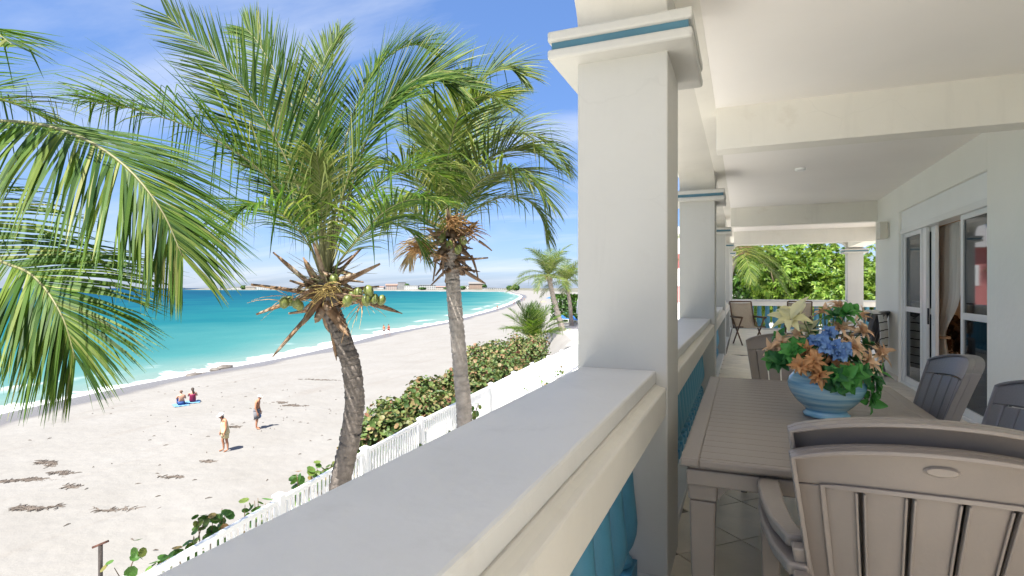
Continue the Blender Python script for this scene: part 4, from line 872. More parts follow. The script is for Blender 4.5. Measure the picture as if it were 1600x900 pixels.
broad_tree((3.8, 34, 3.7), (3.2, 33, H(.55)), (3.6, 2.4, 2.7), 620, 15, .28, 5, 'taller green tree standing behind the two bright ones')
# clipped dark hedge behind the far palms
def hedge(p0, p1, w, h, seed, label):
    rnd = random.Random(seed); p0, p1 = Vector(p0), Vector(p1); d = p1-p0; n = d.normalized().cross(Vector((0, 0, 1))); root = empty('hedge', (p0+p1)/2); tag(root, label, 'hedge'); mb = MB(); st = MB()
    for k in range(3800):
        t = rnd.random(); f = rnd.randrange(3); u = rnd.uniform(-.5, .5); v = rnd.random()
        if f == 0: off = n*w*u; z = h*(1+.05*math.sin(t*30)); nn = Vector((0, 0, 1))
        else: off = n*w*(.5 if f == 1 else -.5); z = h*v; nn = n*(1 if f == 1 else -1)
        leaf_disc(mb, p0+d*t+off+Vector((0, 0, z))+rand_dir(rnd)*.12, nn+rand_dir(rnd)*.9, rnd.uniform(.10, .18), rnd, 6)
    for k in range(12): q = p0+d*((k+.5)/12); st.tube([q, q+Vector((0, 0, h*.9))], [.05, .03], 6)
    mb.build('foliage', M['treedark'], root, fix=False); st.build('stem', M['twig'], root)
a_, b_ = P(868, 500, 74), P(945, 500, 66); hedge((a_.x, a_.y, 3.7), (b_.x, b_.y, 3.7), 1.4, 3.2, 3, 'tall clipped dark green hedge behind the distant palms')

# ------------------------------------------------------------------ dining table
def table():
    x0, x1, y0, y1 = -0.21, 0.857, 2.11, 4.145; top = DECK+0.74
    t = empty('dining_table', ((x0+x1)/2, (y0+y1)/2, DECK)); tag(t, 'long taupe resin dining table with a ribbed slatted top', 'table')
    b = 0.065
    mb = MB()
    for (a0, a1, c0, c1) in ((x0, x0+b, y0, y1), (x1-b, x1, y0, y1), (x0+b, x1-b, y0, y0+b*.6), (x0+b, x1-b, y1-b*.6, y1)):
        box('top_frame', M['resin'], t, a0, a1, c0, c1, top-0.028, top, 0.006)
    n = 46; st = (y1-y0-1.2*b)/n; sm = MB().box(-(x1-x0)/2+b+.001, (x1-x0)/2-b-.001, -st/2+.0006, st/2-.0006, -.024, -.0008).mesh('slat', M['resin'])
    for k in range(n):
        o = bpy.data.objects.new('slat', sm); COL.objects.link(o); o.parent = t; o.location = (0, y0+.6*b+st*(k+.5)-(y0+y1)/2, .74-.0003*(k % 2))
        if k % 3 == 0:
            pass
    box('top_backing', M['resin'], t, x0+.03, x1-.03, y0+.03, y1-.03, top-.040, top-.029, 0)
    for (a0, a1, c0, c1) in ((x0+.02, x1-.02, y0+.02, y0+.055), (x0+.02, x1-.02, y1-.055, y1-.02), (x0+.02, x0+.055, y0+.055, y1-.055), (x1-.055, x1-.02, y0+.055, y1-.055)):
        box('apron', M['resin'], t, a0, a1, c0, c1, top-.10, top-.041, .006)
    for sx in (0, 1):
        for sy in (0, 1):
            cx = x0+.075 if sx == 0 else x1-.075; cyy = y0+.085 if sy == 0 else y1-.085; mb = MB()
            for (z0, z1, w0, w1) in ((DECK, top-.16, .033, .046), (top-.159, top-.042, .050, .055)):
                mb.add([(cx+a*w0, cyy+c*w0, z0) for a, c in ((-1, -1), (1, -1), (1, 1), (-1, 1))]+[(cx+a*w1, cyy+c*w1, z1) for a, c in ((-1, -1), (1, -1), (1, 1), (-1, 1))], [(3, 2, 1, 0), (4, 5, 6, 7), (0, 1, 5, 4), (1, 2, 6, 5), (2, 3, 7, 6), (3, 0, 4, 7)])
            mb.build('leg', M['resin'], t, bevel=.008)
    # rounded gussets where the apron meets the front legs
    for (cx, sg) in ((x0+.128, 1), (x1-.128, -1)):
        pts = [(cx, top-.101), (cx+sg*.07, top-.101)]+[(cx+sg*.07-sg*.07*math.sin(a), top-.171+.07*math.cos(a)) for a in [k/6*math.pi/2 for k in range(7)]]
        MB().prism(pts, 'y', y0+.045, y0+.085).build('gusset', M['resin'], t)
    return t
table()

# ------------------------------------------------------------------ stacking resin armchairs, facing +y in their own space
def make_chair(mat):
    root = empty('resin_armchair', (0, 0, 0)); BH = 0.56; Z0 = 0.45
    def pt(u, v, off=0.0):
        """u across (-1..1), v up the back (0..1): gently dished, leaning back, wider towards the top"""
        hw = 0.205+0.085*v; x = u*hw
        y = -0.245-0.135*v-0.03*v*v+0.055*u*u
        return Vector((x, y-off, Z0+BH*v))
    def topv(u): return 1.005-0.085*u*u-0.012*(abs(u)**6)
    def patch(name, u0, u1, vlo, vhi, nu, nv, th, off=0.0, parent=root, bev=.004, m_=mat):
        mb = MB(); A = []; B = []
        for j in range(nv+1):
            for i in range(nu+1):
                u = u0+(u1-u0)*i/nu; a, b = vlo(u), vhi(u); v = a+(b-a)*j/nv; A.append(pt(u, v, off)); B.append(pt(u, v, off-th))
        n = nu+1; k = len(A); f = []
        for j in range(nv):
            for i in range(nu):
                q = j*n+i; f += [(q, q+1, q+n+1, q+n), (k+q, k+q+n, k+q+n+1, k+q+1)]
        for i in range(nu): f += [(i, k+i, k+i+1, i+1), (nv*n+i, nv*n+i+1, k+nv*n+i+1, k+nv*n+i)]
        for j in range(nv): f += [(j*n, (j+1)*n, k+(j+1)*n, k+j*n), (j*n+nu, k+j*n+nu, k+(j+1)*n+nu, (j+1)*n+nu)]
        mb.add(A+B, f); return mb.build(name, m_, parent, local=True, auto=50, bevel=bev)
    slo = lambda u: 0.03; slt = lambda u: 0.815-0.04*u*u       # slat field
    back = patch('backrest', -1, 1, lambda u: slt(u)+.0, topv, 24, 6, .016)
    for s_ in (-1, 1): patch('back_stile', -1*s_, -.80*s_, lambda u: -.05, lambda u: slt(u)-.002, 4, 10, .018)
    patch('back_rail', -.80, .80, lambda u: -.05, lambda u: .03, 16, 1, .018)
    # slats with slots between, waisted in the middle
    nS = 5; gw = .036
    for k in range(nS):
        SB = (-.785, -.524, -.18, .18, .524, .785); c0 = SB[k]; c1 = SB[k+1]
        g0 = 0.0 if k == 0 else gw/2; g1 = 0.0 if k == nS-1 else gw/2
        patch('slat', c0+g0, c1-g1, lambda u: .031, lambda u: slt(u)-.012, 5, 10, .012, -.002, bev=.003)
    # raised welt round the slat field and rim flange round the outline (facing back)
    def ribbon(name, uv, w, dep, parent):
        mb = MB(); n = len(uv); vs_ = []
        for i, (u, v) in enumerate(uv):
            p = pt(u, v, 0); a = Vector((*uv[min(i+1, n-1)], 0)); b = Vector((*uv[max(i-1, 0)], 0)); t = a-b; t = Vector((t.x*.27, t.y*BH, 0)).normalized(); nn = Vector((-t.y, 0, t.x))
            for (q, o_) in ((-.5, .001), (.5, .001), (.5, dep), (-.5, dep)): vs_.append(p+nn*w*q+Vector((0, -o_, 0)))
        f = [(4*i+k, 4*i+(k+1) % 4, 4*i+4+(k+1) % 4, 4*i+4+k) for i in range(n-1) for k in range(4)]+[(3, 2, 1, 0), (4*n-4, 4*n-3, 4*n-2, 4*n-1)]
        mb.add(vs_, f); return mb.build(name, mat, parent, local=True, bevel=.002, auto=45)
    outl = [(-1, v/8*topv(1)) for v in range(0, 8)]+[(u/16, topv(u/16)) for u in range(-16, 17)]+[(1, v/8*topv(1)) for v in range(7, -1, -1)]
    ribbon('rim', outl, .010, .038, root)
    ribbon('rim_front', outl, .011, -.026, root)
    wl = [(-.80, v/8*(slt(.8))) for v in range(0, 8)]+[(-.8+1.6*i/16, slt(-.8+1.6*i/16)) for i in range(17)]+[(.80, v/8*slt(.8)) for v in range(7, -1, -1)]
    ribbon('welt', wl, .012, .009, root)
    for k in range(1, nS):
        c = SB[k]
        for s_ in (-1, 1): ribbon('welt', [(c+s_*(gw/2+.012), .03+v/8*(slt(c)-.05)) for v in range(9)], .006, .006, root)
    # oval emblem plate on the back
    e = MB(); n = 20; e.add([pt(.033*math.cos(6.283*k/n)/.28+.0, .925+.013*math.sin(6.283*k/n)/BH, .002) for k in range(n)]+[pt(.027*math.cos(6.283*k/n)/.28, .925+.009*math.sin(6.283*k/n)/BH, .007) for k in range(n)], [(k, (k+1) % n, n+(k+1) % n, n+k) for k in range(n)]+[tuple(range(n, 2*n))]); e.build('emblem', M['resin_seam'], root, local=True, smooth=False)
    # seat
    mb = MB(); nx, ny = 12, 8; A = []; B = []
    for j in range(ny+1):
        for i in range(nx+1):
            u = -1+2*i/nx; v = j/ny; x = u*(.235+.02*v); y = -.24+.48*v; z = .435-.02*math.sin(math.pi*v)*(1-u*u)+.012*u*u-(.02 if v > .95 else 0)
            A.append((x, y, z)); B.append((x, y, z-.016))
    n = nx+1; k = len(A); f = []
    for j in range(ny):
        for i in range(nx): q = j*n+i; f += [(q, q+1, q+n+1, q+n), (k+q, k+q+n, k+q+n+1, k+q+1)]
    for i in range(nx): f += [(i, k+i, k+i+1, i+1), (ny*n+i, ny*n+i+1, k+ny*n+i+1, k+ny*n+i)]
    for j in range(ny): f += [(j*n, (j+1)*n, k+(j+1)*n, k+j*n), (j*n+nx, k+j*n+nx, k+(j+1)*n+nx, (j+1)*n+nx)]
    mb.add(A+B, f); mb.build('seat', mat, root, local=True, auto=50)
    # arms: flat-topped, channel section, sweeping down into the front legs
    for s_ in (-1, 1):
        path = [(-.262, -.285, .672, .026), (-.290, -.17, .669, .030), (-.306, 0, .662, .034), (-.310, .15, .655, .036), (-.306, .25, .647, .034)]
        mb = MB(); vs_ = []
        for (x, y, z, w) in path:
            for (a, b) in ((-w, 0), (w, 0), (w*.92, -.032), (-w*.92, -.032)): vs_.append((-s_*x+a, y, z+b))
        m = len(path); f = [(4*i+k, 4*i+(k+1) % 4, 4*i+4+(k+1) % 4, 4*i+4+k) for i in range(m-1) for k in range(4)]+[(3, 2, 1, 0), (4*m-4, 4*m-3, 4*m-2, 4*m-1)]
        mb.add(vs_, f); mb.build('armrest', mat, root, local=True, bevel=.007, auto=60)
        # front leg from the arm end down, rear leg from seat corner, both splayed and tapered
        for (nm, p0, p1, w0, w1) in (('leg', (-.304, .235, .617), (-.300, .275, 0), (.032, .030), (.020, .020)), ('leg', (-.215, -.225, .44), (-.255, -.335, 0), (.028, .034), (.019, .020)), ('arm_post', (-.258, -.31, .66), (-.215, -.245, .43), (.020, .022), (.020, .024))):
            mb = MB(); vs_ = []
            for (p, w) in ((p0, w0), (p1, w1)):
                for (a, b) in ((-1, -1), (1, -1), (1, 1), (-1, 1)): vs_.append((-s_*p[0]+a*w[0], p[1]+b*w[1], p[2]))
            mb.add(vs_, [(3, 2, 1, 0), (4, 5, 6, 7), (0, 1, 5, 4), (1, 2, 6, 5), (2, 3, 7, 6), (3, 0, 4, 7)]); mb.build(nm, mat, root, local=True, bevel=.006)
    return root
proto = make_chair(M['resin'])
proto_d = make_chair(M['resin_dark'])
def chair(src, first, x, y, rz, label, z=0.0, group='resin armchairs round the table', cat='armchair'):
    o = src if first else copy_tree(src)
    o.location = (x, y, DECK+z); o.rotation_euler = (0, 0, rz); tag(o, label, cat, group); return o
CY = 1.44+.40
chair(proto, True, .392, CY, 0, 'lower taupe armchair of the stacked pair in the foreground, its back nearest the camera')
upper = chair(proto, False, .392, CY+.05, 0, 'upper taupe armchair nested in the foreground stack, its rim showing behind', .05)
for ch in list(upper.children):
    if ch.name.startswith('emblem'): bpy.data.objects.remove(ch)
chair(proto_d, True, .65, 3.50, R(90), 'dark grey armchair at the right of the table, beside the flower bowl')
chair(proto_d, False, .65, 2.60, R(90), 'dark grey armchair cut off by the right edge of the picture')
chair(proto, False, .31, 4.30, R(180), 'taupe armchair at the far head of the table, partly hidden by flowers')
chair(proto_d, False, 1.62, 10.05, R(62), 'dark armchair by the far wall with a white striped towel over it')
# towel on the far chair
def towel():
    m, nt, out = mat_new('striped_towel'); N = nt.nodes.new; L = nt.links.new
    p = N('ShaderNodeBsdfPrincipled'); p.inputs['Roughness'].default_value = .9; L(p.outputs[0], out.inputs[0])
    tc = N('ShaderNodeTexCoord'); sp = N('ShaderNodeSeparateXYZ'); L(tc.outputs['Object'], sp.inputs[0])
    mu = N('ShaderNodeMath'); mu.operation = 'MULTIPLY'; mu.inputs[1].default_value = 8.3; L(sp.outputs[2], mu.inputs[0]); fr = N('ShaderNodeMath'); fr.operation = 'FRACT'; L(mu.outputs[0], fr.inputs[0])
    lt = N('ShaderNodeMath'); lt.operation = 'LESS_THAN'; lt.inputs[1].default_value = .13; L(fr.outputs[0], lt.inputs[0])
    mx = N('ShaderNodeMixRGB'); mx.inputs[1].default_value = (.82, .80, .76, 1); mx.inputs[2].default_value = (.06, .055, .06, 1); L(lt.outputs[0], mx.inputs[0]); L(mx.outputs[0], p.inputs['Base Color'])
    mb = MB(); vs_ = []; nu, nv = 14, 16
    for j in range(nv+1):
        for i in range(nu+1):
            u = i/nu; v = j/nv; vs_.append((.30-.36*0+.012*math.sin(u*13+v*3), -.28+.52*u, .06+.78*v+.03*math.sin(u*7)*v))
    for j in range(nv+1):
        for i in range(nu+1):
            u = i/nu; v = j/nv; k = j*(nu+1)+i; x, y, z = vs_[k]; vs_[k] = (x+.05*math.sin(v*2.5), y, z)
    # folds over the top edge and hangs down inside
    k0 = len(vs_)
    for j in range(1, 7):
        for i in range(nu+1):
            u = i/nu; t = j/6; vs_.append((.30+.05*math.sin(2.5)-.20*math.sin(min(1, t*1.4)*1.57), -.28+.52*u, .84+.03*math.sin(u*7)+.07*math.sin(t*3.0)-.10*t*t))
    rows = nv+1+6; n = nu+1; f = [(j*n+i, j*n+i+1, (j+1)*n+i+1, (j+1)*n+i) for j in range(rows-1) for i in range(nu)]
    mb.add(vs_, f); o = mb.build('beach_towel', m, None, smooth=True); s_ = o.modifiers.new('thick', 'SOLIDIFY'); s_.thickness = .008
    o.location = (1.63, 9.93, DECK+.12); o.rotation_euler = (0, 0, R(-22)); tag(o, 'white towel with thin black stripes hanging over the far armchair', 'towel')
towel()

# ------------------------------------------------------------------ flower bowl
def bowl():
    c = (.375, 3.07, DECK+.74)
    m, nt, out = mat_new('glazed_stripes'); N = nt.nodes.new; L = nt.links.new
    p = N('ShaderNodeBsdfPrincipled'); p.inputs['Roughness'].default_value = .16; p.inputs['Coat Weight'].default_value = .5; L(p.outputs[0], out.inputs[0])
    tc = N('ShaderNodeTexCoord'); mp = N('ShaderNodeMapping'); mp.inputs['Scale'].default_value = (2.0, 2.0, 30); L(tc.outputs['Object'], mp.inputs[0])
    n = N('ShaderNodeTexNoise'); n.inputs['Scale'].default_value = 1.4; n.inputs['Detail'].default_value = 6; L(mp.outputs[0], n.inputs['Vector'])
    r = N('ShaderNodeValToRGB'); el = r.color_ramp.elements
    while len(el) < 5: el.new(.5)
    for i, (q, col) in enumerate(((.25, (.06, .20, .33)), (.42, (.15, .37, .52)), (.52, (.28, .52, .63)), (.62, (.42, .64, .70)), (.78, (.66, .79, .76)))): el[i].position = q; el[i].color = (*col, 1)
    L(n.outputs[0], r.inputs[0])
    sp = N('ShaderNodeSeparateXYZ'); L(tc.outputs['Object'], sp.inputs[0]); rr = N('ShaderNodeMapRange'); rr.inputs[1].default_value = .200; rr.inputs[2].default_value = .216; L(sp.outputs[2], rr.inputs[0])
    mx = N('ShaderNodeMixRGB'); mx.inputs[2].default_value = (.55, .66, .58, 1); L(rr.outputs[0], mx.inputs[0]); L(r.outputs[0], mx.inputs[1]); L(mx.outputs[0], p.inputs['Base Color'])
    prof = [(.100, 0), (.112, .004), (.113, .014), (.100, .022), (.098, .03), (.120, .045), (.150, .068), (.174, .096), (.187, .122), (.188, .142), (.180, .160), (.165, .174), (.158, .184), (.160, .192), (.152, .192), (.148, .180), (.160, .160), (.168, .135), (.150, .085), (.09, .045)]
    prof = [(a*.90, b*1.16) for a, b in prof]
    o = MB().lathe(prof, 48).build('flower_bowl', m, None, smooth=True); o.location = c; tag(o, 'blue glazed ceramic bowl with sea-toned stripes on the dining table', 'bowl')
    return c
BC = bowl()
def petalmat(name, c0, c1, rough=.6, trans=.25):
    m, nt, out = mat_new(name); N = nt.nodes.new; L = nt.links.new
    oi = N('ShaderNodeObjectInfo'); tc = N('ShaderNodeTexCoord'); n = N('ShaderNodeTexNoise'); n.inputs['Scale'].default_value = 22; n.inputs['Detail'].default_value = 4; L(tc.outputs['Object'], n.inputs['Vector'])
    ad = N('ShaderNodeMath'); ad.operation = 'ADD'; L(oi.outputs['Random'], ad.inputs[0]); L(n.outputs[0], ad.inputs[1]); ml = N('ShaderNodeMath'); ml.operation = 'MULTIPLY'; ml.inputs[1].default_value = .55; L(ad.outputs[0], ml.inputs[0])
    mx = N('ShaderNodeMixRGB'); mx.inputs[1].default_value = (*c0, 1); mx.inputs[2].default_value = (*c1, 1); L(ml.outputs[0], mx.inputs[0])
    p = N('ShaderNodeBsdfPrincipled'); p.inputs['Roughness'].default_value = rough; p.inputs['Specular IOR Level'].default_value = .25; L(mx.outputs[0], p.inputs['Base Color']); t = N('ShaderNodeBsdfTranslucent'); L(mx.outputs[0], t.inputs[0])
    ms = N('ShaderNodeMixShader'); ms.inputs[0].default_value = trans; L(p.outputs[0], ms.inputs[1]); L(t.outputs[0], ms.inputs[2]); L(ms.outputs[0], out.inputs[0]); return m
def petal_mesh(name, mat, ln, w, curl, fold=.25, nl=6, ruffle=0.0, shape=1.0, seed=0):
    rnd = random.Random(seed); vs_ = []; p = Vector((0, 0, 0)); d = Vector((0, 1, 0))
    for i in range(nl+1):
        t = i/nl; wd = w*max(.04, math.sin(math.pi*min(1, (t**shape)*.90+.06)))
        for k in (-1, -.5, 0, .5, 1): vs_.append(p+Vector((k*wd*.5, 0, abs(k)*wd*fold+ruffle*math.sin(t*9+k*5+seed)*abs(k))))
        p = p+d*ln/nl; d = (Matrix.Rotation(-curl/nl, 3, 'X') @ d)
    f = [(5*i+k, 5*i+k+1, 5*i+6+k, 5*i+5+k) for i in range(nl) for k in range(4)]
    mb = MB(); mb.add(vs_, f); return mb.mesh(name, mat, smooth=True, fix=False)
def flowers():
    rnd = random.Random(3); base = Vector(BC)+Vector((0, 0, .14)); root = empty('flower_arrangement', base); tag(root, 'silk flower arrangement of cream, peach and blue blooms with ivy leaves in the bowl', 'flowers')
    PM = {'peach': petalmat('peach_petals', (.66, .42, .235), (.80, .61, .42)), 'rust': petalmat('rust_petals', (.50, .235, .085), (.68, .40, .19)), 'cream': petalmat('cream_petals', (.66, .62, .27), (.80, .77, .52)), 'blue': petalmat('blue_petals', (.07, .17, .46), (.26, .44, .70)), 'leaf': petalmat('ivy_leaves', (.035, .18, .03), (.11, .36, .08), .35, .2), 'leafd': petalmat('dark_ivy_leaves', (.02, .10, .03), (.06, .22, .06), .35, .2), 'paleg': petalmat('pale_green_petals', (.40, .42, .24), (.55, .55, .36))}
    PT = {}
    for k, (ln, w, curl, fold, ruf, sh) in {'peach': (.075, .030, 1.2, .3, .003, .7), 'rust': (.062, .024, 1.2, .35, .002, .7), 'cream': (.125, .055, .9, .22, .004, .75), 'blue': (.06, .058, .9, .16, .012, .6), 'leaf': (.066, .045, .5, .14, .002, .62), 'leafd': (.07, .045, .5, .14, .002, .62), 'paleg': (.10, .05, .5, .2, .003, .7)}.items():
        PT[k] = [petal_mesh('leaf' if 'leaf' in k else 'petal', PM[k], ln*q, w*q, curl*c_, fold, 6, ruf, sh, i) for i, (q, c_) in enumerate(((1, 1), (.88, 1.5), (1.08, .6)))]
    stem = plain('flower_stem', (.10, .16, .05), .6, .2, 9, 0)
    def at(px, py, dz=0.0):
        z = 2.74+dz; return P(px, py, z)
    def place(kind, bl, c, outw, n, el0, el1, sc=1.0, nm='petal'):
        X = outw.normalized(); e1 = X.cross(Vector((.2, .1, 1))).normalized(); e2 = X.cross(e1)
        n = int(n*1.35+.5)
        for j in range(n):
            a = j*2.39996+rnd.uniform(-.2, .2); el = el0+(el1-el0)*(j/max(1, n-1))+rnd.uniform(-.12, .12)
            d = (e1*math.cos(a)+e2*math.sin(a))*math.cos(el)+X*math.sin(el); zc = X-d*X.dot(d); zc = zc.normalized() if zc.length > .05 else e1
            xx = d.cross(zc); mt = Matrix((xx, d, zc)).transposed().to_4x4()
            o = bpy.data.objects.new(nm, rnd.choice(PT[kind])); COL.objects.link(o); o.parent = bl
            s_ = sc*rnd.uniform(.62, 1.02); o.matrix_local = Matrix.Translation(c-worldloc(bl)+d*.006) @ mt @ Matrix.Scale(s_, 4)
    def bloom(kind, px, py, dz, n, el0, el1, sc=1.0, nm='bloom', outw=None):
        c = at(px, py, dz); ow = outw or ((c-(base+Vector((0, 0, .02)))).normalized()+Vector((.1, -.55, .15)))
        b_ = MB().tube(catmull([base+Vector((rnd.uniform(-.05, .05), rnd.uniform(-.05, .05), -.05)), base.lerp(c, .6)+Vector((0, 0, .03)), c], 6), .0035, 5).build(nm, stem, root, smooth=True)
        place(kind, b_, c, ow, n, el0, el1, sc, 'leaf' if 'leaf' in kind else 'petal'); return b_
    # cream lily, top left
    bloom('cream', 1236, 500, -.05, 6, .2, .6, 1.05); bloom('cream', 1250, 492, .0, 3, .3, .9, 1.0); bloom('paleg', 1262, 520, .02, 7, .1, .9, 1.0)
    # peach and rust blooms
    for (x, y, dz, k, n, s_) in ((1312, 515, -.05, 'peach', 14, 1.0), (1345, 520, -.03, 'peach', 14, 1.0), (1310, 480, .04, 'peach', 11, .9), (1288, 490, .06, 'peach', 9, .85), (1330, 545, -.12, 'peach', 16, 1.05), (1352, 570, -.10, 'peach', 18, 1.15), (1372, 553, -.02, 'peach', 14, 1.1), (1340, 590, -.16, 'peach', 10, 1.0),
                         (1246, 528, -.04, 'peach', 12, .9), (1222, 538, -.05, 'peach', 12, .9), (1209, 548, -.02, 'peach', 9, .85), (1252, 573, -.20, 'rust', 22, 1.05), (1272, 565, -.20, 'rust', 20, 1.0), (1280, 588, -.20, 'rust', 16, 1.0), (1262, 548, -.14, 'rust', 12, .95), (1298, 560, -.14, 'rust', 12, .95), (1320, 575, -.16, 'rust', 12, .95), (1345, 495, .06, 'peach', 9, .9), (1326, 535, .04, 'rust', 10, 1)):
        bloom(k, x, y, dz, n, -.1, 1.35, s_)
    # blue hydrangea cluster
    for (x, y, dz) in ((1296, 520, -.14), (1286, 536, -.17), (1304, 541, -.2), (1320, 546, -.18), (1276, 534, -.14), (1312, 555, -.2), (1292, 545, -.2), (1308, 556, -.16)): bloom('blue', x, y, dz, 7, .0, 1.0, .72)
    # leaf sprigs
    for (x, y, dz, k, n, s_) in ((1320, 492, -.06, 'leaf', 8, 1.1), (1303, 495, -.06, 'leafd', 7, 1.0), (1332, 488, -.02, 'leaf', 7, 1.0), (1247, 545, -.10, 'leaf', 8, 1.1), (1238, 552, -.12, 'leaf', 8, 1.1), (1258, 545, -.10, 'leafd', 6, 1.0), (1217, 528, .0, 'leaf', 5, .9), (1206, 562, -.03, 'leaf', 8, 1.0), (1222, 565, -.08, 'leafd', 8, 1.0), (1232, 560, -.06, 'leafd', 6, 1), (1302, 588, -.22, 'leafd', 9, 1.0), (1318, 590, -.23, 'leaf', 9, 1.05), (1332, 585, -.22, 'leaf', 8, 1.05), (1325, 602, -.23, 'leaf', 6, .9), (1308, 605, -.22, 'leafd', 5, .9), (1345, 582, -.2, 'leafd', 8, 1),
                          (1362, 590, -.14, 'leafd', 9, 1.05), (1368, 606, -.13, 'leaf', 7, 1.0), (1360, 618, -.14, 'leaf', 7, 1.0), (1370, 580, -.08, 'leaf', 6, 1), (1358, 628, -.14, 'leaf', 4, 1.0), (1270, 515, .05, 'leafd', 6, 1.0), (1295, 575, -.12, 'leafd', 10, 1.1), (1330, 562, -.1, 'leafd', 10, 1.1), (1262, 560, -.06, 'leafd', 9, 1.1), (1350, 540, .05, 'leafd', 8, 1.0)):
        bloom(k, x, y, dz, n, -.2, 1.1, s_, 'sprig')
flowers()
# dried plant inside the room
def dried_plant():
    rnd = random.Random(2); b = Vector((2.66, 9.2, DECK+.01)); root = empty('dried_bouquet', b); tag(root, 'dark brown dried leaf bouquet standing inside the open door', 'plant')
    MB().lathe([(.10, 0), (.13, .02), (.14, .2), (.10, .32), (.11, .34)], 20, b).build('pot', M['roombrown'], root, smooth=True)
    dl = leafmat('dried_leaves', [(.05, .025, .012), (.11, .055, .025), (.18, .09, .04)], .1, .7, .2); mb = MB()
    for k in range(130):
        d = rand_dir(rnd, .5); leaf_disc(mb, b+Vector((0, 0, .62))+Vector((d.x*.32, d.y*.42, d.z*.36))*rnd.uniform(.4, 1), d+rand_dir(rnd), rnd.uniform(.03, .06), rnd, 6, 1.6)
    mb.build('foliage', dl, root, fix=False); st = MB()
    for k in range(8): st.tube([b+Vector((0, 0, .25)), b+Vector((rnd.uniform(-.2, .2), rnd.uniform(-.3, .3), .75))], .006, 4)
    st.build('stem', M['twig'], root)
dried_plant()

# ------------------------------------------------------------------ sling chairs at the far end of the terrace
M['brownwood'] = plain('dark_brown_frame', (.13, .075, .045), .5, .2, 8, .1); M['sling'] = plain('tan_sling_fabric', (.40, .34, .26), .8, .08, 30, .3, 200)
def sling_chair():
    root = empty('sling_chair', (0, 0, 0))
    for s_ in (-1, 1):
        x = s_*.27
        for nm, pts in (('back_post', [(x, -.20, .38), (x, -.42, 1.02)]), ('seat_rail', [(x, -.22, .40), (x, .30, .44)]), ('leg', [(x, .26, .66), (x, -.22, 0)]), ('leg', [(x, -.30, .66), (x, .28, 0)]), ('armrest', [(x*1.06, -.32, .66), (x*1.06, .30, .66)])):
            MB().tube(pts, .018 if nm != 'armrest' else .024, 8).build(nm, M['brownwood'], root, local=True, smooth=True)
    MB().tube([(-.27, -.42, 1.02), (.27, -.42, 1.02)], .018, 8).build('top_rail', M['brownwood'], root, local=True, smooth=True)
    mb = MB(); vs_ = []
    pr = [(-.41, .99), (-.36, .85), (-.30, .68), (-.245, .52), (-.20, .43), (-.1, .405), (.1, .41), (.29, .43)]
    for (y, z) in pr:
        for k in range(5): u = -1+k/2; vs_.append((u*.25, y-.012*(1-u*u)*1.0, z-.012*(1-u*u)))
    mb.add(vs_, [(5*i+k, 5*i+k+1, 5*i+6+k, 5*i+5+k) for i in range(len(pr)-1) for k in range(4)]); o = mb.build('sling', M['sling'], root, local=True, smooth=True); sm = o.modifiers.new('thick', 'SOLIDIFY'); sm.thickness = .006
    return root
sc0 = sling_chair()
for i, (x, y, rz, lab) in enumerate(((.13, 14.6, R(205), 'tan sling chair with dark frame by the end rail, left one beside the columns'), (1.25, 15.2, R(170), 'tan sling chair with dark frame by the end rail, right one behind the flowers'))):
    o = sc0 if i == 0 else copy_tree(sc0); o.location = (x, y, DECK); o.rotation_euler = (0, 0, rz); tag(o, lab, 'chair', 'sling chairs at the end of the terrace')

# ------------------------------------------------------------------ people
def skinmat(name, c): return plain(name, c, .55, .08, 9, 0, spec=.3)
SK = skinmat('tanned_skin', (.36, .17, .10)); SKL = skinmat('fair_skin', (.46, .26, .18))
def skin_body(name, J, E, rootj, mat, parent, lvl=2):
    names = list(J); idx = {n: i for i, n in enumerate(names)}; me = bpy.data.meshes.new(name)
    me.from_pydata([J[n][0] for n in names], [(idx[a], idx[b]) for a, b in E], []); me.materials.append(mat)
    o = bpy.data.objects.new(name, me); COL.objects.link(o); o.parent = parent
    sk = o.modifiers.new('skin', 'SKIN'); sk.use_smooth_shade = True
    for i, n in enumerate(names):
        d = me.skin_vertices[0].data[i]; r = J[n][1]; d.radius = r if hasattr(r, '__len__') else (r, r); d.use_root = (n == rootj)
    ss = o.modifiers.new('sub', 'SUBSURF'); ss.levels = lvl; ss.render_levels = lvl
    return o
def hand(J, E, wrist, s_, tag_, d=(0, .15, -1), curl=.25):
    """palm + five fingers below a wrist"""
    w = Vector(J[wrist][0]); D = Vector(d).normalized(); S = Vector((s_, 0, 0)); S = (S-D*S.dot(D)).normalized(); Nn = D.cross(S)*s_
    pm = 'palm'+tag_; J[pm] = (tuple(w+D*.055), (.036, .018)); E.append((wrist, pm))
    for k, (off, ln) in enumerate(((-.028, .066), (-.010, .076), (.009, .072), (.027, .056))):
        side = D*.10+Nn*off; a = w+side; b = a+D*ln*.55+S*(-curl)*ln*.2; c = b+D*ln*.45+S*(-curl)*ln*.5
        J['f%d%s' % (k, tag_)] = (tuple(a), .0095); J['g%d%s' % (k, tag_)] = (tuple(b), .0085); J['h%d%s' % (k, tag_)] = (tuple(c), .007); E += [(pm, 'f%d%s' % (k, tag_)), ('f%d%s' % (k, tag_), 'g%d%s' % (k, tag_)), ('g%d%s' % (k, tag_), 'h%d%s' % (k, tag_))]
    t1 = w+D*.045-Nn*.040; t2 = t1+D*.045-Nn*.022; J['t1'+tag_] = (tuple(t1), .012); J['t2'+tag_] = (tuple(t2), .009); E += [(pm, 't1'+tag_), ('t1'+tag_, 't2'+tag_)]
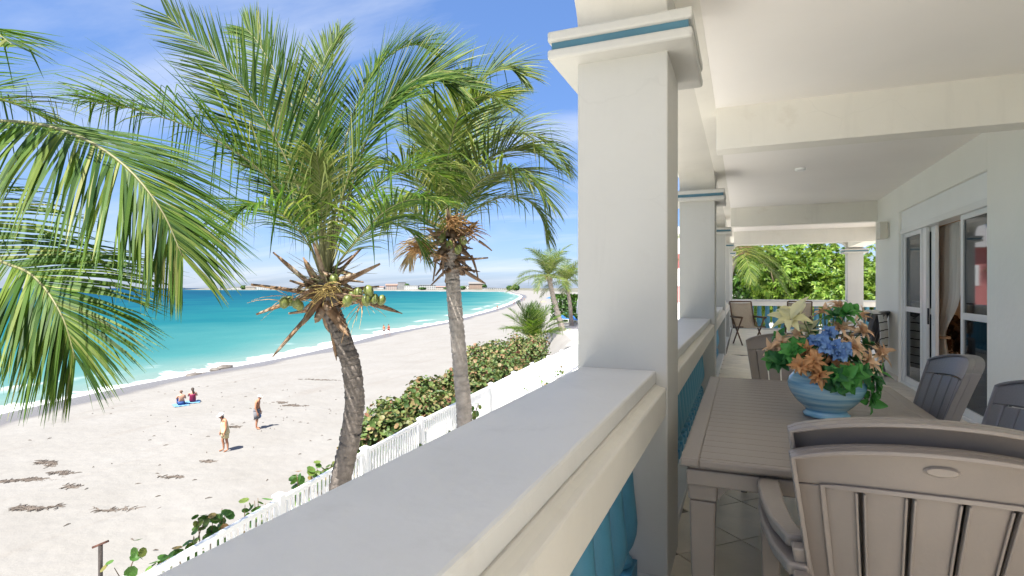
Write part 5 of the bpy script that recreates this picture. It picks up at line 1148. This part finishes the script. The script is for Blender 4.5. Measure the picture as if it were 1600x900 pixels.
def face(parent, c, fwd, up, eye):
    c, fwd, up = Vector(c), Vector(fwd).normalized(), Vector(up).normalized(); sd = fwd.cross(up).normalized()
    for s_ in (-1, 1): MB().sphere(c+fwd*.088+sd*s_*.032+up*.008, .011, 8, 6).build('eye', eye, parent, local=True, smooth=True); MB().sphere(c+sd*s_*.078-up*.005, (.018, .018, .03), 8, 6).build('ear', parent.data.materials[0], parent, local=True, smooth=True)
    mt = MB(); mt.sphere(c+fwd*.088-up*.048, (.022, .012, .006), 8, 6); mt.build('mouth', M['lip'], parent, local=True, smooth=True)
M['lip'] = plain('lips', (.30, .10, .08), .5, .05, 5, 0); M['eye'] = plain('eye_dark', (.03, .025, .02), .3, .05, 5, 0)
def standing(loc, rz, hgt, skin, female, armdrop=0.0, lean=.10, look=.35, step=.06, wide=1.0):
    """standing body 1.7 high in its own space facing +y, head bowed by look"""
    root = empty('person', loc, rz); root.scale = (hgt/1.7,)*3
    hy = .04+lean*.5; sw = .165*wide if female else .19*wide
    J = {'pel': ((0, 0, .93), (.155*wide, .115)), 'bel': ((0, .015, 1.06), (.145*wide, .11)), 'che': ((0, .02+lean*.3, 1.25), (.16*wide, .115)), 'shc': ((0, lean*.45, 1.38), (.12, .085)), 'nec': ((0, hy+.02, 1.46), (.052, .055)), 'jaw': ((0, hy+.02+look*.12, 1.525), (.062, .075)), 'hea': ((0, hy+.01+look*.14, 1.60), (.075, .09)), 'cro': ((0, hy-.01+look*.10, 1.665), (.055, .065)), 'nos': ((0, hy+.115+look*.17, 1.575), (.012, .016))}
    E = [('pel', 'bel'), ('bel', 'che'), ('che', 'shc'), ('shc', 'nec'), ('nec', 'jaw'), ('jaw', 'hea'), ('hea', 'cro'), ('hea', 'nos')]
    for s_, t in ((-1, 'l'), (1, 'r')):
        st = step*s_
        J.update({'s'+t: ((s_*sw, lean*.4, 1.37), (.062, .06)), 'e'+t: ((s_*(sw+.055), .0+lean*.3, 1.09), (.044, .044)), 'w'+t: ((s_*(sw+.045), .06+lean*.5, .85), (.028, .026)),
                  'h'+t: ((s_*.095, 0, .86), (.095, .10)), 'k'+t: ((s_*.105, .03+st, .48), (.058, .06)), 'c'+t: ((s_*.107, -.01+st, .33), (.052, .056)), 'a'+t: ((s_*.11, -.02+st, .085), (.034, .038)), 'o'+t: ((s_*.125, .10+st, .032), (.038, .026)), 'q'+t: ((s_*.13, .165+st, .022), (.034, .018))})
        E += [('shc', 's'+t), ('s'+t, 'e'+t), ('e'+t, 'w'+t), ('pel', 'h'+t), ('h'+t, 'k'+t), ('k'+t, 'c'+t), ('c'+t, 'a'+t), ('a'+t, 'o'+t), ('o'+t, 'q'+t)]
        hand(J, E, 'w'+t, s_, t)
    b = skin_body('body', J, E, 'pel', skin, root); face(b, J['hea'][0], (0, 1, -look*.8), (0, look*.7, 1), M['eye'])
    return root, b, J
def cloth(name, rings, mat, parent, n=28, fold=.0, seed=0, open_=True):
    """garment as stacked ellipse rings (cx, cy, z, rx, ry)"""
    mb = MB(); vs_ = []
    for i, (cx, cyy, z, rx, ry) in enumerate(rings):
        for k in range(n):
            a = 6.2832*k/n; q = 1+fold*math.sin(a*7+i*.4+seed)*(i/len(rings)); vs_.append((cx+rx*q*math.cos(a), cyy+ry*q*math.sin(a), z))
    mb.add(vs_, [(i*n+k, i*n+(k+1) % n, (i+1)*n+(k+1) % n, (i+1)*n+k) for i in range(len(rings)-1) for k in range(n)]); o = mb.build(name, mat, parent, local=True, smooth=True)
    s_ = o.modifiers.new('thick', 'SOLIDIFY'); s_.thickness = .008; return o
def gp(px, py, hh): 
    z = hh*870/(py-450); return P(px, py, z)
def people():
    # woman in pale yellow romper and white cap
    p = gp(352, 706, 7.22); z = ground_z(p.x, p.y)
    yl = plain('pale_yellow_cotton', (.60, .52, .30), .85, .12, 9, .2, stain=((.42, .38, .22), 6, .5, .6)); wh = plain('white_cap_cloth', (.70, .70, .70), .8, .04, 8, .1)
    face_dir = math.atan2(-(-p.x), -p.y)
    root, b, J = standing((p.x, p.y, z), R(158), 1.70, SK, True, lean=.12, look=.5, step=.05, wide=1.12); tag(root, 'person in a pale yellow sleeveless romper and white cap walking with head bowed', 'person', 'people on the beach')
    cloth('romper_top', [(0, .05, 1.36, .135, .105), (0, .045, 1.30, .172, .135), (0, .04, 1.20, .182, .145), (0, .02, 1.08, .178, .145), (0, .01, .98, .195, .158), (0, 0, .88, .222, .17), (0, 0, .80, .238, .175)], yl, root, fold=.05)
    for s_ in (-1, 1):
        cloth('romper_leg', [(s_*.10, 0, .84, .125, .135), (s_*.108, .005, .72, .122, .125), (s_*.112, .01, .60, .125, .12)], yl, root, fold=.04, seed=s_)
        MB().tube(catmull([(s_*.10, .12, 1.31), (s_*.11, .06, 1.43), (s_*.10, -.02, 1.38)], 6), .016, 6).build('strap', yl, root, local=True, smooth=True)
    hd = Vector(J['hea'][0]); mb = MB(); mb.sphere(hd+Vector((0, -.015, .035)), (.098, .11, .085), 16, 9); mb.build('cap', wh, root, local=True, smooth=True)
    mb = MB(); n = 12; vs_ = []
    for i in range(n+1):
        a = math.pi*i/n; vs_ += [hd+Vector((.09*math.cos(a), .075*math.sin(a)+.02, .02)), hd+Vector((.10*math.cos(a), .17*math.sin(a)+.02, -.025))]
    mb.add(vs_, [(2*i, 2*i+1, 2*i+3, 2*i+2) for i in range(n)]); o = mb.build('cap_brim', wh, root, local=True, smooth=True); o.modifiers.new('t', 'SOLIDIFY').thickness = .006
    hr = plain('dark_hair', (.045, .03, .022), .6, .2, 30, .3, 60); mb = MB(); mb.sphere(hd+Vector((.0, -.06, -.05)), (.075, .06, .12), 12, 8); mb.build('hair', hr, root, local=True, smooth=True)
    # bare-chested man with grey shorts, pale hat and blue bag
    p = gp(401, 671, 7.18); z = ground_z(p.x, p.y); gr = plain('grey_shorts_cloth', (.13, .135, .15), .85, .15, 12, .3, stain=((.24, .24, .26), 9, .5, .6)); ht = plain('straw_hat', (.55, .52, .46), .8, .1, 30, .3, 60)
    root, b, J = standing((p.x, p.y, z), R(-62), 1.74, SK, False, lean=.10, look=.4, step=.04); tag(root, 'bare-chested person in grey shorts and pale cap carrying a blue bag', 'person', 'people on the beach')
    cloth('shorts', [(0, 0, 1.02, .165, .128), (0, 0, .94, .178, .14), (0, 0, .85, .19, .145)], gr, root)
    for s_ in (-1, 1): cloth('shorts_leg', [(s_*.09, 0, .89, .112, .13), (s_*.105, .01, .70, .105, .115), (s_*.11, .02, .52, .100, .105)], gr, root, fold=.04, seed=s_)
    hd = Vector(J['hea'][0]); mb = MB(); mb.sphere(hd+Vector((0, -.01, .03)), (.094, .108, .08), 16, 9); mb.build('cap', ht, root, local=True, smooth=True)
    mb = MB(); n = 12; vs_ = []
    for i in range(n+1):
        a = math.pi*i/n; vs_ += [hd+Vector((.085*math.cos(a), .075*math.sin(a)+.02, .02)), hd+Vector((.095*math.cos(a), .16*math.sin(a)+.02, -.02))]
    mb.add(vs_, [(2*i, 2*i+1, 2*i+3, 2*i+2) for i in range(n)]); o = mb.build('cap_brim', ht, root, local=True, smooth=True); o.modifiers.new('t', 'SOLIDIFY').thickness = .006
    bg = plain('blue_bag_cloth', (.10, .20, .42), .8, .15, 9, .3); wv = Vector(J['wl'][0]); mw = root.matrix_basis
    bo = MB(); bc = wv+Vector((-.02, -.12, -.26)); bo.sphere(bc, (.10, .15, .14), 14, 9)
    bag = bo.build('beach_bag', bg, None, smooth=True); 
    MB().tube(catmull([wv+Vector((0, .04, -.10)), wv+Vector((.01, .01, -.14)), bc+Vector((0, .02, .12))], 6), .012, 6).build('handle', bg, bag, local=True, smooth=True)
    bag.location = root.location; bag.rotation_euler = root.rotation_euler; bag.scale = root.scale; tag(bag, 'blue cloth bag hanging from the bare-chested person\'s hand', 'bag')
    # seated couple on blue towels
    def seated(loc, rz, skin, lab, female):
        root = empty('person', loc, rz); tag(root, lab, 'person', 'people on the beach'); hy = .04
        J = {'pel': ((0, -.02, .13), (.17, .13)), 'bel': ((0, -.07, .28), (.145, .11)), 'che': ((0, -.10, .46), (.165, .115)), 'shc': ((0, -.08, .60), (.12, .08)), 'nec': ((0, -.05, .68), (.05, .052)), 'jaw': ((0, -.02, .745), (.06, .072)), 'hea': ((0, -.03, .82), (.074, .088)), 'cro': ((0, -.05, .885), (.055, .062)), 'nos': ((0, .075, .80), (.012, .016))}
        E = [('pel', 'bel'), ('bel', 'che'), ('che', 'shc'), ('shc', 'nec'), ('nec', 'jaw'), ('jaw', 'hea'), ('hea', 'cro'), ('hea', 'nos')]
        for s_, t in ((-1, 'l'), (1, 'r')):
            J.update({'s'+t: ((s_*.185, -.08, .59), (.062, .06)), 'e'+t: ((s_*.25, .06, .38), (.044, .044)), 'w'+t: ((s_*.17, .24, .46), (.028, .026)), 'h'+t: ((s_*.10, .06, .13), (.095, .09)), 'k'+t: ((s_*.13, .42, .42), (.062, .06)), 'c'+t: ((s_*.13, .53, .27), (.052, .055)), 'a'+t: ((s_*.12, .66, .075), (.035, .038)), 'o'+t: ((s_*.125, .76, .035), (.036, .026)), 'q'+t: ((s_*.13, .82, .028), (.032, .018))})
            E += [('shc', 's'+t), ('s'+t, 'e'+t), ('e'+t, 'w'+t), ('pel', 'h'+t), ('h'+t, 'k'+t), ('k'+t, 'c'+t), ('c'+t, 'a'+t), ('a'+t, 'o'+t), ('o'+t, 'q'+t)]; hand(J, E, 'w'+t, s_, t, (0, 1, -.2))
        b = skin_body('body', J, E, 'pel', skin, root); face(b, J['hea'][0], (0, 1, 0), (0, 0, 1), M['eye']); return root, J
    p = gp(283, 637, 7.42); z = ground_z(p.x, p.y); root, J = seated((p.x, p.y, z+.02), R(62), SKL, 'bare-backed person sitting on the sand in blue shorts, knees raised', False)
    bl = plain('blue_shorts_cloth', (.03, .07, .22), .85, .1, 9, .2)
    cloth('shorts', [(0, -.05, .24, .165, .13), (0, -.03, .14, .185, .16), (0, 0, .03, .18, .17)], bl, root)
    for s_ in (-1, 1): mb = MB().tube(catmull([(s_*.10, .04, .13), (s_*.115, .2, .24), (s_*.125, .33, .34)], 6), [.12, .115, .105, .1, .095, .09, .085], 14, cap=False).build('shorts_leg', bl, root, local=True, smooth=True)
    hr2 = plain('grey_brown_hair', (.14, .085, .06), .7, .2, 30, .2, 60); hd = Vector(J['hea'][0]); MB().sphere(hd+Vector((0, -.03, .03)), (.085, .09, .08), 14, 8).build('hair', hr2, root, local=True, smooth=True)
    p2 = gp(301, 633, 7.42); z2 = ground_z(p2.x, p2.y); root, J = seated((p2.x, p2.y, z2+.02), R(50), SKL, 'person with long dark hair sitting on the sand in a maroon swimsuit', True)
    mr = plain('maroon_swimsuit', (.20, .015, .06), .6, .1, 9, .1); cloth('swimsuit', [(0, -.10, .53, .165, .115), (0, -.10, .46, .18, .13), (0, -.075, .30, .162, .128), (0, -.03, .14, .188, .16), (0, -.01, .04, .17, .15)], mr, root)
    hd = Vector(J['hea'][0]); hm = MB(); hm.sphere(hd+Vector((0, -.03, .02)), (.09, .095, .09), 14, 8); hm.build('hair', hr, root, local=True, smooth=True)
    MB().tube(catmull([hd+Vector((0, -.08, .02)), hd+Vector((.03, -.13, -.14)), hd+Vector((.05, -.12, -.36))], 8), [.07, .075, .07, .065, .06, .055, .045, .03, .01], 10).build('hair', hr, root, local=True, smooth=True)
    tb = plain('light_blue_towel', (.12, .26, .42), .9, .1, 20, .3)
    for (q, zz, ang, lab) in ((p, z, 62, 'light blue towel under the person in blue shorts'), (p2, z2, 50, 'blue towel under the person in maroon')):
        mb = MB(); n = 12; vs_ = []
        for j in range(n+1):
            for i in range(n+1): vs_.append((-.42+.84*i/n, -.45+1.0*j/n, .012*math.sin(i*1.7)*math.cos(j*1.3)+.022))
        mb.add(vs_, [(j*(n+1)+i, j*(n+1)+i+1, (j+1)*(n+1)+i+1, (j+1)*(n+1)+i) for j in range(n) for i in range(n)]); o = mb.build('beach_towel', tb, None, smooth=True); o.modifiers.new('t', 'SOLIDIFY').thickness = .012; o.location = (q.x, q.y, zz); o.rotation_euler = (0, 0, R(ang)); tag(o, lab, 'towel')
    # walking couple at the water's edge and far strollers
    def stroller(px, py, zd, hgt, rz, skin, col, lab, fem):
        q = P(px, py, zd); zz = max(.02, ground_z(q.x, q.y)); r_, b_, J_ = standing((q.x, q.y, zz), rz, hgt, skin, fem, lean=.03, look=.1, step=.14); tag(r_, lab, 'person', 'people on the beach'); m_ = plain('cloth_'+str(px), col, .85, .1, 9, .1)
        cloth('shorts', [(0, 0, 1.0, .168, .13), (0, 0, .92, .19, .15), (0, 0, .80, .20, .16)], m_, r_)
        for s_ in (-1, 1): cloth('shorts_leg', [(s_*.10, .02*s_, .84, .11, .125), (s_*.11, .05*s_, .66, .105, .115)], m_, r_)
        if fem: cloth('swim_top', [(0, .03, 1.31, .17, .13), (0, .03, 1.20, .178, .14)], m_, r_)
        MB().sphere(Vector(J_['hea'][0])+Vector((0, -.02, .035)), (.088, .098, .08), 12, 8).build('hair', hr, r_, local=True, smooth=True)
    stroller(600, 531, 93, 1.72, R(170), SK, (.30, .27, .25), 'left person of the pair strolling at the water line, in pale shorts', False); stroller(607.5, 530, 93.5, 1.70, R(175), SK, (.42, .06, .06), 'right person of the pair strolling at the water line, in red swimwear', True)
    stroller(777, 484, 195, 1.75, R(10), SK, (.06, .07, .12), 'lone tiny figure in dark clothes on the far wet sand', False); stroller(803, 475.5, 255, 1.75, R(20), SK, (.30, .08, .08), 'tiny figure in red farther along the wet sand', True)
    stroller(815, 471, 330, 1.75, R(0), SK, (.08, .10, .2), 'left of two tiny figures at the bend of the bay', False); stroller(819, 471.5, 325, 1.75, R(0), SK, (.4, .38, .35), 'right of two tiny figures at the bend of the bay', False)
people()

# ------------------------------------------------------------------ things on the beach
def seaweed(px, py, hh, ln, wd, ang, n, seed, label):
    rnd = random.Random(seed); c = gp(px, py, hh); root = empty('seaweed', (c.x, c.y, ground_z(c.x, c.y))); tag(root, label, 'seaweed'); mb = MB(); A = R(ang); gz = ground_z(c.x, c.y)
    for k in range(n):
        t = rnd.gauss(0, .4); u = rnd.gauss(0, .26); wob = .35*math.sin(t*5+seed); x = t*ln*math.cos(A)-(u*wd+wob*wd)*math.sin(A); y = t*ln*math.sin(A)+(u*wd+wob*wd)*math.cos(A); X, Y = c.x+x, c.y+y; zz = gz+.012; a = rnd.uniform(0, 6.28); pts = []
        p = Vector((X, Y, zz))
        for i in range(4): pts.append(p.copy()); a += rnd.uniform(-.7, .7); p = p+Vector((math.cos(a), math.sin(a), rnd.uniform(-.1, .15)))*rnd.uniform(.05, .11)
        for q in pts: q.z = max(q.z, zz)
        mb.tube(pts, [.012, .019, .015, .006], 5, cap=False)
    M.setdefault('weed', plain('dry_seaweed', (.115, .094, .078), .85, .4, 9, .4)); mb.build('weed_strands', M['weed'], root, fix=False)['kind'] = 'stuff'
for a in ((75, 722, 7.2, .8, .25, -10, 90, 1, 'short thick strand of seaweed near the left, uppermost of the long streaks'), (42, 748, 7.2, 1.9, .22, 32, 170, 2, 'longest dark streak of seaweed at the left of the beach'), (98, 738, 7.2, .7, .2, 20, 60, 3, 'seaweed clump right of the longest streak'), (45, 795, 7.2, .9, .2, 25, 80, 4, 'lower streak of seaweed near the left edge'), (110, 760, 7.2, .4, .15, 10, 36, 5, 'small seaweed tuft below the longest streak'), (190, 795, 7.2, 1.0, .12, 30, 44, 6, 'thin trail of seaweed on the open sand'), (455, 637, 7.3, .9, .35, 20, 60, 9, 'seaweed patch right of the person in grey shorts'), (440, 632, 7.3, .5, .25, 0, 34, 10, 'small seaweed tuft beyond the person in grey shorts'), (500, 597, 7.4, 1.6, .2, 10, 60, 11, 'seaweed streak left of the leaning palm trunk'), (325, 722, 7.2, .35, .12, 0, 26, 12, 'seaweed scrap just left of the person in yellow'), (270, 745, 7.2, .5, .12, 20, 26, 13, 'seaweed scrap on the sand in front of the person in yellow'), (366, 668, 7.2, .5, .15, 5, 30, 14, 'seaweed scrap between the two standing people')):
    seaweed(*a)
def wrack():
    rnd = random.Random(77); mb = MB(); cand = []
    for k in range(130):
        px = rnd.uniform(0, 640); py = rnd.uniform(600, 870)
        if rnd.random() < .5: px = rnd.gauss(420, 90); py = rnd.gauss(660, 40)
        if py < 590: continue
        c = gp(px, py, 7.25); cand.append((c, rnd.uniform(0, 6.28), rnd.uniform(.03, .13)))
    XX = np.array([c.x for c, _, _ in cand]); YY = np.array([c.y for c, _, _ in cand]); ZZ = ground_height(XX*CS+YY*SN, -XX*SN+YY*CS)
    for (c, a, l_), zz in zip(cand, ZZ):
        zz = float(zz)
        if zz < .5 or zz > 1.2: continue
        d = Vector((math.cos(a), math.sin(a), 0))*l_; mb.tube([Vector((c.x, c.y, zz+.01))-d, Vector((c.x, c.y, zz+.03)), Vector((c.x, c.y, zz+.008))+d*.8], [.008, .018, .006], 5)
    o = mb.build('seaweed_scraps', M['weed'], None, fix=False); tag(o, 'scattered scraps of dry seaweed over the sand', 'seaweed', kind='stuff')
wrack()
M['rock'] = plain('wet_rock', (.13, .115, .10), .6, .3, 3, .6, 12)
for i, (px, py, hh, r_) in enumerate(((352, 575, 8.0, .55), (336, 579, 8.0, .40), (303, 588, 8.0, .55), (318, 585, 8.0, .25))):
    rnd = random.Random(i); c = gp(px, py, hh); mb = MB().sphere((0, 0, 0), (r_*1.5, r_, r_*.45), 14, 9); mb.v = [tuple(Vector(v)*(1+rnd.uniform(-.16, .16))) for v in mb.v]; o = mb.build('rock', M['rock'], None, smooth=True); o.location = (c.x, c.y, .08); o.rotation_euler = (0, 0, rnd.uniform(0, 3)); tag(o, ('broad dark rock in the foam, rightmost of the four', 'dark rock in the foam next to the rightmost one', 'broad dark rock in the foam, leftmost of the four', 'smallest dark rock in the foam')[i], 'rock', 'rocks in the foam')
# wooden T-shaped post by the near fence
tp = P(157, 852, 8.2); t = empty('wooden_post', (tp.x, tp.y, ground_z(tp.x, tp.y))); tag(t, 'short wooden post with a slanted crossbar beyond the near fence', 'post')
MB().tube([(tp.x, tp.y, ground_z(tp.x, tp.y)-.1), (tp.x, tp.y, tp.z)], .030, 10).build('upright', plain('grey_wood', (.07, .06, .055), .8, .3, 9, .5), t, smooth=True)
mb = MB(); mb.tube([Vector((tp.x, tp.y, tp.z))+Vector((-.10, -.05, -.03)), Vector((tp.x, tp.y, tp.z+.0))+Vector((.10, .05, .06))], .022, 4); mb.build('crossbar', plain('brown_board', (.16, .08, .06), .8, .3, 9, .4), t, bevel=.004)
# loungers, parasols
M['bluecloth'] = plain('blue_canvas', (.02, .11, .36), .8, .1, 9, .1)
def lounger(px, py, z, rz, lab):
    c = P(px, py, z); g = ground_z(c.x, c.y); root = empty('sun_lounger', (c.x, c.y, g), rz); tag(root, lab, 'sun lounger', 'blue sun loungers')
    for s_ in (-1, 1):
        MB().box(s_*.3-.02, s_*.3+.02, -.95, .95, .27, .31).build('side_rail', M['white'], root, local=True)
        for y in (-.8, .75): MB().box(s_*.3-.02, s_*.3+.02, y-.025, y+.025, 0, .27).build('leg', M['white'], root, local=True)
    MB().box(-.29, .29, -.95, .25, .312, .40).build('cushion', M['bluecloth'], root, local=True, bevel=.02)
    mb = MB(); mb.add([(-.29, .26, .312), (.29, .26, .312), (.29, .95, .72), (-.29, .95, .72), (-.29, .22, .40), (.29, .22, .40), (.29, .91, .81), (-.29, .91, .81)], [(0, 3, 2, 1), (4, 5, 6, 7), (0, 1, 5, 4), (1, 2, 6, 5), (2, 3, 7, 6), (3, 0, 4, 7)]); mb.build('back_cushion', M['bluecloth'], root, local=True, bevel=.02)
for a in ((884, 503, 70, R(60), 'blue lounger left of the closed white parasol, nearest the far palms'), (899, 503, 68, R(50), 'blue lounger beside the closed white parasol'), (892, 496, 76, R(70), 'blue lounger behind the other two near the hedge'), (842, 521, 47, R(80), 'blue lounger left half of the pair behind the shrubs'), (856, 522, 47, R(100), 'blue lounger right half of the pair behind the shrubs')): lounger(*a)
c = P(903, 500, 66); g = ground_z(c.x, c.y); root = empty('closed_parasol', (c.x, c.y, g)); tag(root, 'closed white parasol beside the blue loungers at the column edge', 'parasol')
MB().tube([(c.x, c.y, g), (c.x, c.y, g+2.9)], .025, 8).build('pole', M['white'], root); MB().lathe([(.16, 0), (.18, .1), (.15, .8), (.08, 1.4), (.02, 1.7)], 14, (c.x, c.y, g+1.15)).build('canopy', M['white'], root, smooth=True)
def parasol(px, py, z, r_, m_, lab):
    c = P(px, py, z); g = ground_z(c.x, c.y); root = empty('beach_parasol', (c.x, c.y, g)); tag(root, lab, 'parasol'); MB().tube([(c.x, c.y, g), (c.x+.2, c.y, g+2.2)], .03, 6).build('pole', M['white'], root)
    mb = MB(); n = 8; vs_ = [(c.x+.2, c.y, g+2.35)]+[(c.x+.2+r_*math.cos(6.2832*k/n), c.y+r_*math.sin(6.2832*k/n), g+1.75) for k in range(n)]; mb.add(vs_, [(0, 1+k, 1+(k+1) % n) for k in range(n)]); mb.build('canopy', m_, root)
parasol(858, 470, 230, 1.7, M['bluecloth'], 'open blue parasol far down the beach'); parasol(848, 472, 215, 1.5, plain('straw', (.30, .22, .15), .9, .2, 9, .2), 'open straw parasol far down the beach, left of the blue one')
# ------------------------------------------------------------------ far shore: houses, trees; pink neighbour
def far_house(px, w, py0, py1, z, col, roofc, seed, lab, pitched):
    rnd = random.Random(seed); c = P(px, 450, z); zb = ground_z(c.x, c.y)-1; W_ = w/870*z; top = CAMZ+(450-py0)/870*z; D_ = W_*rnd.uniform(.5, .9); root = empty('far_house', (c.x, c.y, zb), TH+rnd.uniform(-.3, .3)); tag(root, lab, 'house', 'houses on the far shore'); hh = max(4, top-zb)
    wm = M.setdefault('fh'+str(col), plain('far_wall', col, .8, .06, .1, 0)); rm = M.setdefault('fr'+str(roofc), plain('far_roof', roofc, .8, .1, .1, 0)); eh = hh*(.74 if pitched else .95)
    MB().box(-W_/2, W_/2, -D_/2, D_/2, 0, eh).build('wall', wm, root, local=True)
    if pitched: MB().prism([(-D_*.56, eh+.01), (D_*.56, eh+.01), (0, hh)], 'x', -W_*.54, W_*.54).build('roof', rm, root, local=True)
    else: MB().box(-W_*.53, W_*.53, -D_*.53, D_*.53, eh+.01, hh).build('roof', rm, root, local=True)
    ns = max(1, int(hh/4)); wn = M.setdefault('fwin', plain('far_window', (.08, .10, .12), .3, .1, 1, 0)); nw = max(2, int(W_/5))
    for s_ in range(ns):
        for k in range(min(nw, 7)):
            x = -W_/2+W_*(k+.5)/min(nw, 7); zz = eh*(s_+.35)/ns; MB().box(x-W_/min(nw, 7)*.22, x+W_/min(nw, 7)*.22, -D_/2-.15, -D_/2+.2, zz, zz+eh/ns*.4).build('window', wn, root, local=True)
WHT, CRM, PNK, GRY = (.40, .40, .385), (.36, .33, .28), (.36, .30, .27), (.26, .255, .25); RED, DGR, LGT = (.24, .15, .12), (.17, .16, .15), (.40, .40, .38)
FH = [(372, 18, 448, 453, 2350, WHT, LGT, 0, 'low white'), (392, 14, 446.5, 452, 2300, CRM, DGR, 1, 'cream'), (412, 20, 446, 452, 2260, WHT, LGT, 0, 'long white'), (432, 12, 447, 452, 2220, GRY, DGR, 1, 'grey'), (596, 10, 447.5, 452, 1750, WHT, RED, 1, 'small red-roofed'), (612, 17, 443.5, 453, 1700, PNK, RED, 1, 'tall pink red-roofed'), (628, 12, 441, 453, 1680, GRY, DGR, 0, 'dark block-like'), (645, 22, 446, 453, 1640, WHT, LGT, 0, 'white flat-roofed'), (668, 24, 445, 453, 1580, WHT, LGT, 0, 'long white flat-roofed'), (690, 16, 447, 453, 1520, CRM, RED, 1, 'cream red-roofed'), (731, 14, 446, 453, 1420, WHT, LGT, 0, 'white'), (744, 22, 440.5, 452, 1400, (.28, .20, .15), DGR, 1, 'big brown'), (764, 20, 449.5, 454, 1350, WHT, LGT, 0, 'low white beachside'), (780, 14, 450, 454, 1300, WHT, LGT, 0, 'low white')]
where = ['at the tip of the far headland', 'second from the tip of the headland', 'third from the tip of the headland', 'beside the dry palm stubs on the headland', 'left of the tall pink house', 'on the far shore left of the dark block', 'on the far shore right of the tall pink house', 'right of the dark block on the far shore', 'left of the straight palm trunk on the far shore', 'touching the straight palm trunk on the far shore', 'just right of the straight palm trunk on the far shore', 'right of the straight palm trunk, tallest there', 'on the white sand right of the brown house', 'farthest right along the far bay']
for i, (px, w, a, b, z, c1, c2, pt_, ds) in enumerate(FH): far_house(px, w, a, b, z, c1, c2, i, ds+' house '+where[i], pt_)
def far_clump(px, w, py0, z, seed, lab):
    rnd = random.Random(seed); c = P(px, 450, z); zb = ground_z(c.x, c.y); root = empty('far_tree', (c.x, c.y, zb)); tag(root, lab, 'tree', 'trees on the far shore'); mb = MB(); W_ = w/870*z; hh = max(3, CAMZ+(450-py0)/870*z-zb)
    for k in range(320):
        d = rand_dir(rnd, .2); leaf_disc(mb, Vector((c.x, c.y, zb+hh*.55))+Vector((d.x*W_*.5, d.y*W_*.5, d.z*hh*.45))*rnd.uniform(.6, 1.05), d+rand_dir(rnd)*.6, W_*.09, rnd, 6)
    mb.build('crown', M['treedark'], root, fix=False); MB().tube([(c.x, c.y, zb-.5), (c.x, c.y, zb+hh*.6)], W_*.04, 6).build('trunk', M['bark'], root)
for i, (px, w, py0, z, lab) in enumerate(((381, 10, 446, 2330, 'dark tree on the headland tip'), (636, 9, 443, 1650, 'dark tree beside the block on the far shore'), (660, 12, 449, 1550, 'bushy tree before the long white house'), (722, 12, 447, 1380, 'tree left of the big brown house'), (757, 8, 444, 1390, 'tree right of the big brown house'), (796, 10, 446, 1200, 'left of two dark trees on the far dunes'), (806, 12, 445, 1150, 'right of two dark trees on the far dunes'), (700, 14, 449, 1500, 'low tree right of the cream house'))): far_clump(px, w, py0, z, i, lab)
# pink neighbour house glimpsed between the columns
ph = empty('pink_house', (-9.5, 66, 3.7)); tag(ph, 'pink house glimpsed between the first two terrace columns', 'house'); pk_ = plain('pink_wall', (.55, .20, .19), .8, .06, 2, .1)
MB().box(-15.5, -4.6, 60, 72, 3.5, 11.5).build('wall', pk_, ph); MB().prism([(59.2, 11.5), (72.8, 11.5), (66, 15)], 'x', -16.2, -3.9).build('roof', plain('pink_house_roof', (.40, .38, .36), .8, .1, 2, .2), ph)
for k in range(4):
    for s_ in range(2): MB().box(-14.6+2.6*k, -13.2+2.6*k, 59.93, 60.05, 4.7+3.5*s_, 6.5+3.5*s_).build('window', M['alu'], ph)
